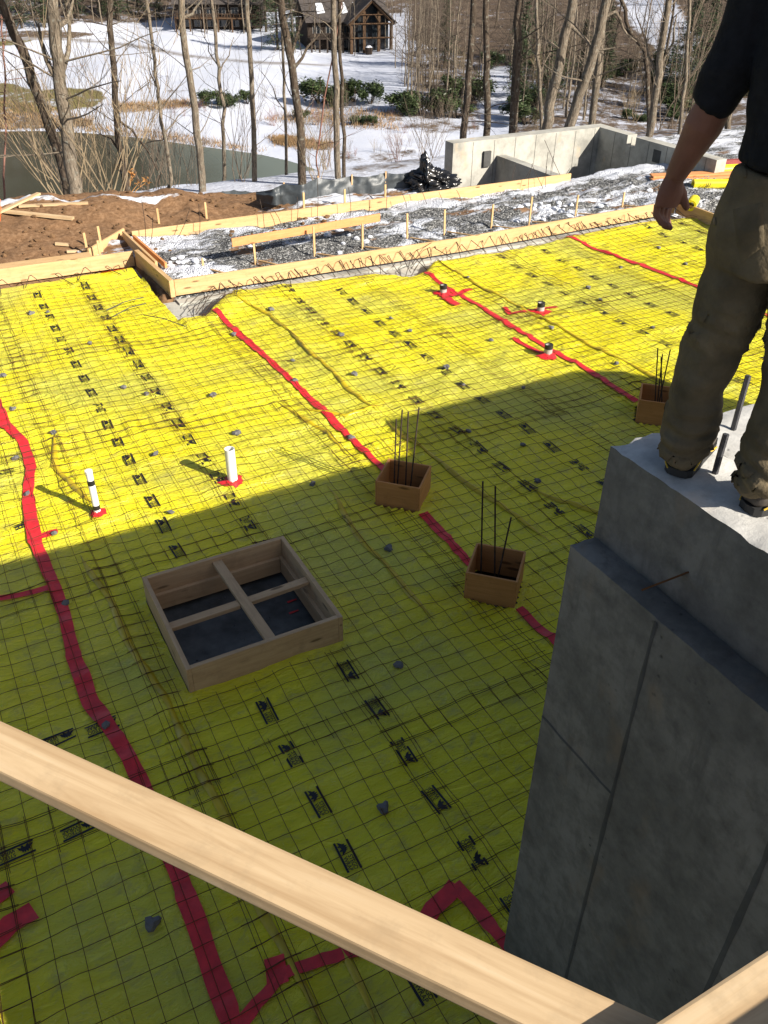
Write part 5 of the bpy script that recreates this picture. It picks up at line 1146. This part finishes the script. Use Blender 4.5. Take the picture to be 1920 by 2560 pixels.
for x, y, lab in ((771, 112, 'left dark planter on the lawn in front of the lodge'), (797, 118, 'right dark planter on the lawn in front of the lodge')):
    q = HIT(x, y); mb = MB(); mb.tube([q + Vector((0, 0, -.1)), q + Vector((0, 0, .9)), q + Vector((0, 0, 1.0))], [.5, .62, .66], 12); o = tag(mb.build("planter", 'house_wood'), lab, 'planter', 'planters'); mb = MB(); mb.tube([q + Vector((0, 0, .98)), q + Vector((0, 0, 1.25))], [.6, .25], 10); mb.build("snow_patch", 'snow_cap', o)
# ---------------------------------------------------------------- the worker, seen from behind, standing on the wall
man = empty("person", (2.17, 1.60, ZT), 'worker in a dark shirt and khaki trousers standing on the wall', 'person')
FD = Vector((math.cos(R(16)), math.sin(R(16)), 0)); LD = Vector((-FD.y, FD.x, 0)); ZU = Vector((0, 0, 1))
def W(f, l, z): return Vector((2.10, 1.60, ZT)) + FD * f + LD * l + ZU * z
def loft(mb, secs, n=20, mi=0):
    """secs: (centre, radius across, radius along the facing direction, tilt axis) rings joined into a closed limb"""
    vs = []; C = [s[0] for s in secs]
    for i, (c, ra, rb_) in enumerate(secs):
        d = (C[min(i + 1, len(C) - 1)] - C[max(0, i - 1)]).normalized(); u = (LD - d * LD.dot(d)).normalized(); v = d.cross(u)
        for k in range(n): a_ = 6.28318 * k / n; vs.append(c + u * math.cos(a_) * ra + v * math.sin(a_) * rb_)
    fs = [(j * n + k, j * n + (k + 1) % n, (j + 1) * n + (k + 1) % n, (j + 1) * n + k) for j in range(len(secs) - 1) for k in range(n)]
    fs += [tuple(range(n))[::-1], tuple((len(secs) - 1) * n + k for k in range(n))]; mb.add(vs, fs, mi)
# joints from the view: legs, hip, arm
def JP(px, py, f, l): # point on the line of sight nearest the given facing/left offset from the stance
    c = W(f, l, 0); return AT(px, py, math.hypot(c.x, c.y))
hipL, kneeL, ankL = JP(1618, 500, .03, .12), JP(1566, 712, .05, .13), JP(1497, 955, .03, .13)
hipR, kneeR, ankR = W(.06, -.10, .95), W(.05, -.13, .52), W(.04, -.155, .09)
sh = W(.06, .21, 1.45); shR = W(.08, -.20, 1.45)
JL = JP(1545, 225, .02, .30); WL = JP(1459, 380, .05, .34)
elR, wrR = W(.0, -.30, 1.15), W(.12, -.30, .90)
chest = W(.05, 0, 1.30); pel = (hipL + hipR) / 2; head = W(.12, 0, 1.68)
def scr(p): return tuple(round(v) for v in PIX(p))
# --- body: one continuous surface, with five separate fingers on each hand
def limb_secs(pts, radii, m=5):
    out = []
    for i in range(len(pts) - 1):
        for k in range(m):
            t_ = k / m; out.append((pts[i].lerp(pts[i + 1], t_), radii[i] + (radii[i + 1] - radii[i]) * t_, radii[i] + (radii[i + 1] - radii[i]) * t_))
    out.append((pts[-1], radii[-1], radii[-1])); return out
bd = MB()
loft(bd, [(pel + ZU * -.06, .09, .07), (pel, .125, .09), (pel + ZU * .12, .125, .09), (W(.05, 0, 1.15), .15, .11), (chest, .17, .12), (W(.05, 0, 1.42), .15, .10), (W(.06, 0, 1.47), .07, .06), (W(.07, 0, 1.54), .058, .058), (W(.08, 0, 1.58), .055, .06)])
loft(bd, [(head + ZU * -.13, .05, .055), (head + ZU * -.09, .066, .085), (head + ZU * -.02, .075, .098), (head + ZU * .05, .078, .102), (head + ZU * .10, .062, .082), (head + ZU * .125, .025, .03)])
for s in (-1, 1): 
    loft(bd, [(head + LD * s * .07 + ZU * z, .012, .02 - abs(z + .01) * .3) for z in (-.035, -.02, 0, .02, .03)], 8)          # ears
    bd.tube([head + FD * .088 + LD * s * .03 + ZU * .003, head + FD * .099 + LD * s * .03], [.012, .009], 8)                   # eyes
bd.tube([head + FD * .085 + ZU * .01, head + FD * .118 + ZU * -.03, head + FD * .092 + ZU * -.04], [.008, .014, .01], 8)          # nose
bd.tube([head + FD * .09 + LD * .022 + ZU * -.068, head + FD * .098 + ZU * -.066, head + FD * .09 - LD * .022 + ZU * -.068], [.006, .009, .006], 8)
for a_, b_, c_ in ((hipL, kneeL, ankL), (hipR, kneeR, ankR)): loft(bd, limb_secs([a_, b_, c_], [.060, .048, .034]))
loft(bd, limb_secs([W(.05, .12, 1.42), sh, JL, JL.lerp(WL, .28), JL.lerp(WL, .62), WL], [.06, .062, .050, .054, .042, .031]))
loft(bd, limb_secs([W(.06, -.12, 1.42), shR, elR, elR.lerp(wrR, .3), wrR], [.06, .062, .046, .047, .031]))
def hand(mb, wr, px=None):
    """palm, four unequal curled fingers and a thumb; px gives the joints as seen, else a relaxed hand under the forearm"""
    D_ = math.hypot(wr.x, wr.y)
    if px:
        def q(x, y, dd=0): return AT(x, y, D_ + dd)
        pa = [wr, q(1448, 410, .0), q(1440, 436, .0)]; 
        vs = []
        side = (RT * .85 + FW * .3).normalized()
        secs = [(wr.lerp(q(1452, 398), .0), .030, .022), (q(1452, 398), .036, .022), (q(1449, 415), .043, .021), (q(1443, 432), .043, .019), (q(1438, 447), .040, .016)]
        n = 16
        for i, (c, ra, rb_) in enumerate(secs):
            d = (secs[min(i + 1, len(secs) - 1)][0] - secs[max(0, i - 1)][0]).normalized(); u = (side - d * side.dot(d)).normalized(); v = d.cross(u)
            for k in range(n): a2 = 6.28318 * k / n; vs.append(c + u * math.cos(a2) * ra + v * math.sin(a2) * rb_)
        mb.add(vs, [(j * n + k, j * n + (k + 1) % n, (j + 1) * n + (k + 1) % n, (j + 1) * n + k) for j in range(len(secs) - 1) for k in range(n)] + [tuple(range(n))[::-1], tuple((len(secs) - 1) * n + k for k in range(n))])
        F_ = [([(1420, 442), (1417, 463), (1428, 481), (1446, 489)], .00, .0098), ([(1428, 446), (1425, 468), (1436, 488), (1453, 494)], .025, .0105), ([(1437, 448), (1433, 470), (1440, 486), (1452, 490)], .05, .0102), ([(1446, 448), (1441, 466), (1443, 479), (1447, 486)], .072, .0092)]
        for pts, dd, r in F_:
            P = [q(x, y, dd * .8) for x, y in pts]; Q = [P[0]]
            for i in range(3): Q += [P[i].lerp(P[i + 1], .5), P[i + 1]]
            mb.tube(Q, [r * 1.12, r * 1.08, r * 1.12, r, r * 1.02, r * .9, r * .62], 10)
        P = [q(1462, 400, .02), q(1474, 420, .03), q(1479, 438, .03), q(1485, 453, .035)]; Q = [P[0]]
        for i in range(3): Q += [P[i].lerp(P[i + 1], .5), P[i + 1]]
        mb.tube(Q, [.019, .018, .0155, .0128, .0132, .012, .008], 10)
    else:
        d = Vector((0, 0, -1)); mb.tube([wr, wr + d * .03, wr + d * .10], [.030, .038, .034], 12)
        for k in range(4):
            b_ = wr + d * .09 + FD * (.03 - .02 * k); L_ = (.075, .085, .08, .062)[k]; mb.tube([b_, b_ + d * L_ * .5 + LD * .008, b_ + d * L_ * .8 + LD * .022, b_ + d * L_ + LD * .035], [.010, .0095, .009, .006], 8)
        mb.tube([wr + d * .03 + FD * .03, wr + d * .06 + FD * .05, wr + d * .10 + FD * .055], [.014, .012, .008], 8)
hand(bd, WL, True); hand(bd, wrR)
body = link("body", fused(bd, "body", .0042, 3, .4), 'skin', man, True)
# hair
hb = MB(); loft(hb, [(head - FD * .01 + ZU * -.08, .066, .075), (head - FD * .012 + ZU * -.02, .082, .10), (head - FD * .01 + ZU * .05, .086, .106), (head - FD * .005 + ZU * .105, .068, .088), (head + ZU * .135, .02, .03)]); link("hair", fused(hb, "hair", .008, 2), 'hair', man, True)
# --- trousers
def wrinkle(me, f):
    for v in me.vertices: v.co = f(v.co.copy(), v.normal.copy())
    me.update()
tr = MB()
def crv(px_l, px_r, f, l):  # ring spanning two outline pixels
    A, B = JP(*px_l, f, l), JP(*px_r, f, l); return (A + B) / 2, (A - B).length / 2
S = []
for (l_, r_) in [((1536, 480), (1690, 505)), ((1527, 525), (1690, 550)), ((1524, 565), (1680, 592)), ((1506, 630), (1656, 650)), ((1494, 700), (1628, 712)), ((1478, 735), (1606, 752)), ((1456, 795), (1578, 812)), ((1450, 835), (1563, 846)), ((1446, 868), (1566, 878)), ((1437, 905), (1552, 905)), ((1429, 940), (1540, 945)), ((1430, 972), (1522, 972)), ((1434, 990), (1510, 990))]:
    c, r = crv(l_, r_, .03, .13); S.append((c, r, r * 1.0))
loft(tr, S, 28)
LA = [s[0] for s in S]
Sr = []
for z, ra, rb_, f, l in [(.92, .125, .13, .07, -.08), (.80, .115, .12, .06, -.10), (.66, .10, .105, .05, -.12), (.52, .085, .092, .06, -.13), (.40, .085, .092, .04, -.14), (.28, .086, .092, .03, -.15), (.20, .090, .096, .03, -.152), (.13, .088, .098, .035, -.155), (.10, .082, .10, .045, -.155)]: Sr.append((W(f, l, z), ra, rb_))
loft(tr, Sr, 28)
wl, wr_ = JP(1592, 345, .03, .14), JP(1700, 372, .03, -.1)
pc = (hipL + hipR) / 2
PV = []
for (l_, r_) in [((1530, 560), (1745, 600)), ((1528, 520), (1770, 560)), ((1536, 478), (1782, 520)), ((1552, 430), (1788, 470)), ((1572, 385), (1790, 425)), ((1588, 348), (1790, 388))]:
    c, r = crv(l_, r_, .04, .0); PV.append((c, r, r * .78))
loft(tr, PV, 28)
tm = fused(tr, "trousers", .009, 5, .5)
axl = [(ankL, kneeL), (kneeL, hipL)]
def wr_fn(p, n):
    z = p.z - ZT; s = (p - W(0, 0, 0)).dot(LD)
    cuff = sstep(.36, .10, z) if False else max(0, min(1, (.36 - z) / .24)); cuff = cuff * cuff * (3 - 2 * cuff)
    kn = math.exp(-((z - .52) / .10) ** 2)
    a_ = math.atan2((p - W(.03, .13 if s > 0 else -.14, 0)).dot(LD), (p - W(.03, .13, 0)).dot(FD))
    rid = lambda q_: (1 - abs(q_) * 2.4) 
    d_ = cuff * (.010 * math.sin(z * 95 + 1.6 * math.sin(a_ * 2 + s * 3) + 3 * N(p.x * 5, p.y * 5, p.z * 3)) + .013 * rid(N(p.x * 6, p.y * 6, p.z * 22))) + kn * .016 * rid(N(p.x * 6 + 3, p.y * 6, p.z * 19 + p.x * 6)) + .009 * rid(N(p.x * 5, p.y * 5 + p.z * 5, p.z * 3.5 + 7))
    d_ += .008 * N(p.x * 7, p.y * 7, p.z * 6) + .004 * N(p.x * 15, p.y * 15, p.z * 15)
    if z < .05: d_ = 0
    return p + n * d_
wrinkle(tm, wr_fn); trs = link("trousers", tm, 'trousers', man, True)
# back pocket stitched on the seat, belt loop and hammer tag
def on_skin(px, py, me_o, off=.004):
    d = ray(px, py); return None
from mathutils.bvhtree import BVHTree
bv = BVHTree.FromPolygons([v.co.copy() for v in tm.vertices], [tuple(p.vertices) for p in tm.polygons])
def skin_pt(px, py, off=.004):
    d = ray(px, py); h = bv.ray_cast(EYE, d)
    return (h[0] - d * off) if h[0] is not None else None
def patch(outline, name, mat, off=.004, nn=7):
    mb = MB(); n = len(outline); cx = sum(p[0] for p in outline) / n; cy = sum(p[1] for p in outline) / n; vs = []; rows = []
    for s in np.linspace(1, 0, nn)[:-1]:
        row = []
        for i in range(n):
            for t_ in np.linspace(0, 1, 6)[:-1]:
                x = outline[i][0] + (outline[(i + 1) % n][0] - outline[i][0]) * t_; y = outline[i][1] + (outline[(i + 1) % n][1] - outline[i][1]) * t_; p = skin_pt(cx + (x - cx) * s, cy + (y - cy) * s, off if s < 1 else .0005)
                if p is None: return None
                row.append(p)
        rows.append(row)
    m_ = len(rows[0]); vs = [p for r_ in rows for p in r_]; c = skin_pt(cx, cy, off)
    vs.append(c); fs = [(j * m_ + k, j * m_ + (k + 1) % m_, (j + 1) * m_ + (k + 1) % m_, (j + 1) * m_ + k) for j in range(len(rows) - 1) for k in range(m_)] + [((len(rows) - 1) * m_ + k, (len(rows) - 1) * m_ + (k + 1) % m_, len(vs) - 1) for k in range(m_)]
    mb.add(vs, fs); return mb.build(name, mat, trs, True)
patch([(1583, 452), (1648, 436), (1652, 530), (1602, 568), (1590, 520)], "back_pocket", 'trousers', .006)
patch([(1606, 357), (1613, 356), (1612, 384), (1606, 386)], "belt_loop", 'trousers', .006); patch([(1541, 470), (1546, 469), (1547, 487), (1541, 489)], "tag", 'black_band', .005)
# --- shirt
sm = MB()
tl = [((1545, -60), .06, .20), ]
TS = []
for z, lft, ra, rb_ in [(1.00, .0, .178, .135), (1.06, .0, .182, .140), (1.16, .0, .180, .140), (1.28, .0, .190, .140), (1.40, .0, .195, .125), (1.46, .0, .15, .095), (1.495, .0, .085, .075), (1.53, .0, .072, .07)]: TS.append((W(.05, lft, z), ra, rb_))
TS[0] = (pc + ZU * .135, .178, .132); TS[1] = (pc + ZU * .20, .176, .130)
TS[2] = (pc.lerp(W(.05, 0, 1.28), .5), .172, .132)
loft(sm, TS, 28)
A_ = []
for (l_, r_, f, l) in [((1640, -150), (1770, -60), .06, .2), ((1590, -40), (1720, 20), .05, .22), ((1565, 20), (1690, 80), .04, .25), ((1540, 85), (1655, 135), .03, .27), ((1518, 148), (1622, 185), .02, .29), ((1500, 190), (1594, 222), .02, .30), ((1491, 214), (1573, 245), .02, .31)]:
    c, r = crv(l_, r_, f, l); A_.append((c, r, r * .95))
loft(sm, [(W(.05, .08, 1.40), .10, .10)] + A_, 24)
loft(sm, [(W(.05, -.08, 1.40), .10, .10), (shR, .088, .09), (shR.lerp(elR, .5), .075, .08), (elR, .068, .07), (elR.lerp(wrR, .12), .066, .068)], 20)
shm = fused(sm, "shirt", .009, 4, .5)
def sh_fn(p, n):
    d_ = .010 * (1 - 2.4 * abs(N(p.x * 4, p.y * 4 + p.z * 3, p.z * 5 + 2))) + .006 * N(p.x * 9, p.y * 9, p.z * 9) + .008 * max(0, N(p.x * 5, p.y * 5, p.z * 14)) 
    return p + n * d_
wrinkle(shm, sh_fn); link("shirt", shm, 'shirt', man, True)
# --- boots: heel under the trouser leg, toe pointing away
def boot(heel, fd, label):
    lf = Vector((-fd.y, fd.x, 0)); mb = MB()
    def ring(f, z, ra, rz): return (heel + fd * f + ZU * z, ra, rz)
    def lf2(secs, n=22):
        vs = []
        for c, ra, rz in secs:
            for k in range(n): a_ = 6.28318 * k / n; zz_ = math.sin(a_); vs.append(c + lf * math.cos(a_) * ra + ZU * (max(-.6, zz_) * rz))
        return vs, [(j * n + k, j * n + (k + 1) % n, (j + 1) * n + (k + 1) % n, (j + 1) * n + k) for j in range(len(secs) - 1) for k in range(n)] + [tuple(range(n))[::-1], tuple((len(secs) - 1) * n + k for k in range(n))]
    mb.add(*lf2([ring(-.028, .055, .032, .040), ring(-.012, .060, .046, .050), ring(.04, .064, .052, .060), ring(.10, .058, .052, .058), ring(.16, .050, .054, .046), ring(.21, .044, .057, .040), ring(.255, .038, .050, .034), ring(.28, .035, .030, .026)]))
    mb.tube([heel + fd * .045 + ZU * .06, heel + fd * .045 + ZU * .14], [.047, .05], 18)
    b = link("boot", fused(mb, "boot", .006, 2), 'boot', man, True)
    mb = MB(); vs = []; out = [(-.036, .0), (-.030, .032), (-.01, .048), (.06, .053), (.11, .053), (.17, .057), (.22, .060), (.26, .052), (.285, .032), (.297, 0)]; ring_ = [(f, w_) for f, w_ in out] + [(f, -w_) for f, w_ in out[::-1][1:-1]]; n = len(ring_)
    for z in (.0, .028): vs += [heel + fd * f + lf * w_ + ZU * z for f, w_ in ring_]
    mb.add(vs, [tuple(range(n))[::-1], tuple(range(n, 2 * n))] + [(k, (k + 1) % n, n + (k + 1) % n, n + k) for k in range(n)]); mb.build("sole", 'sole', b)
    mb = MB(); mb.tube([heel + fd * f + lf * (w_ + .002) + ZU * (.034 + .02 * math.sin(f * 22)) for f, w_ in out[1:4]], .003, 5); mb.tube([heel + fd * f - lf * (w_ + .002) + ZU * (.034 + .02 * math.sin(f * 22)) for f, w_ in out[2:7]], .003, 5); mb.build("lace", 'lace', b)
hL = G(1466, 1022, ZT); hL.z = ZT + .004; boot(hL, Vector((math.cos(R(28)), math.sin(R(28)), 0)), '')
hR = W(.0, -.155, 0); hR.z = ZT + .004; boot(hR, Vector((math.cos(R(-6)), math.sin(R(-6)), 0)), '')
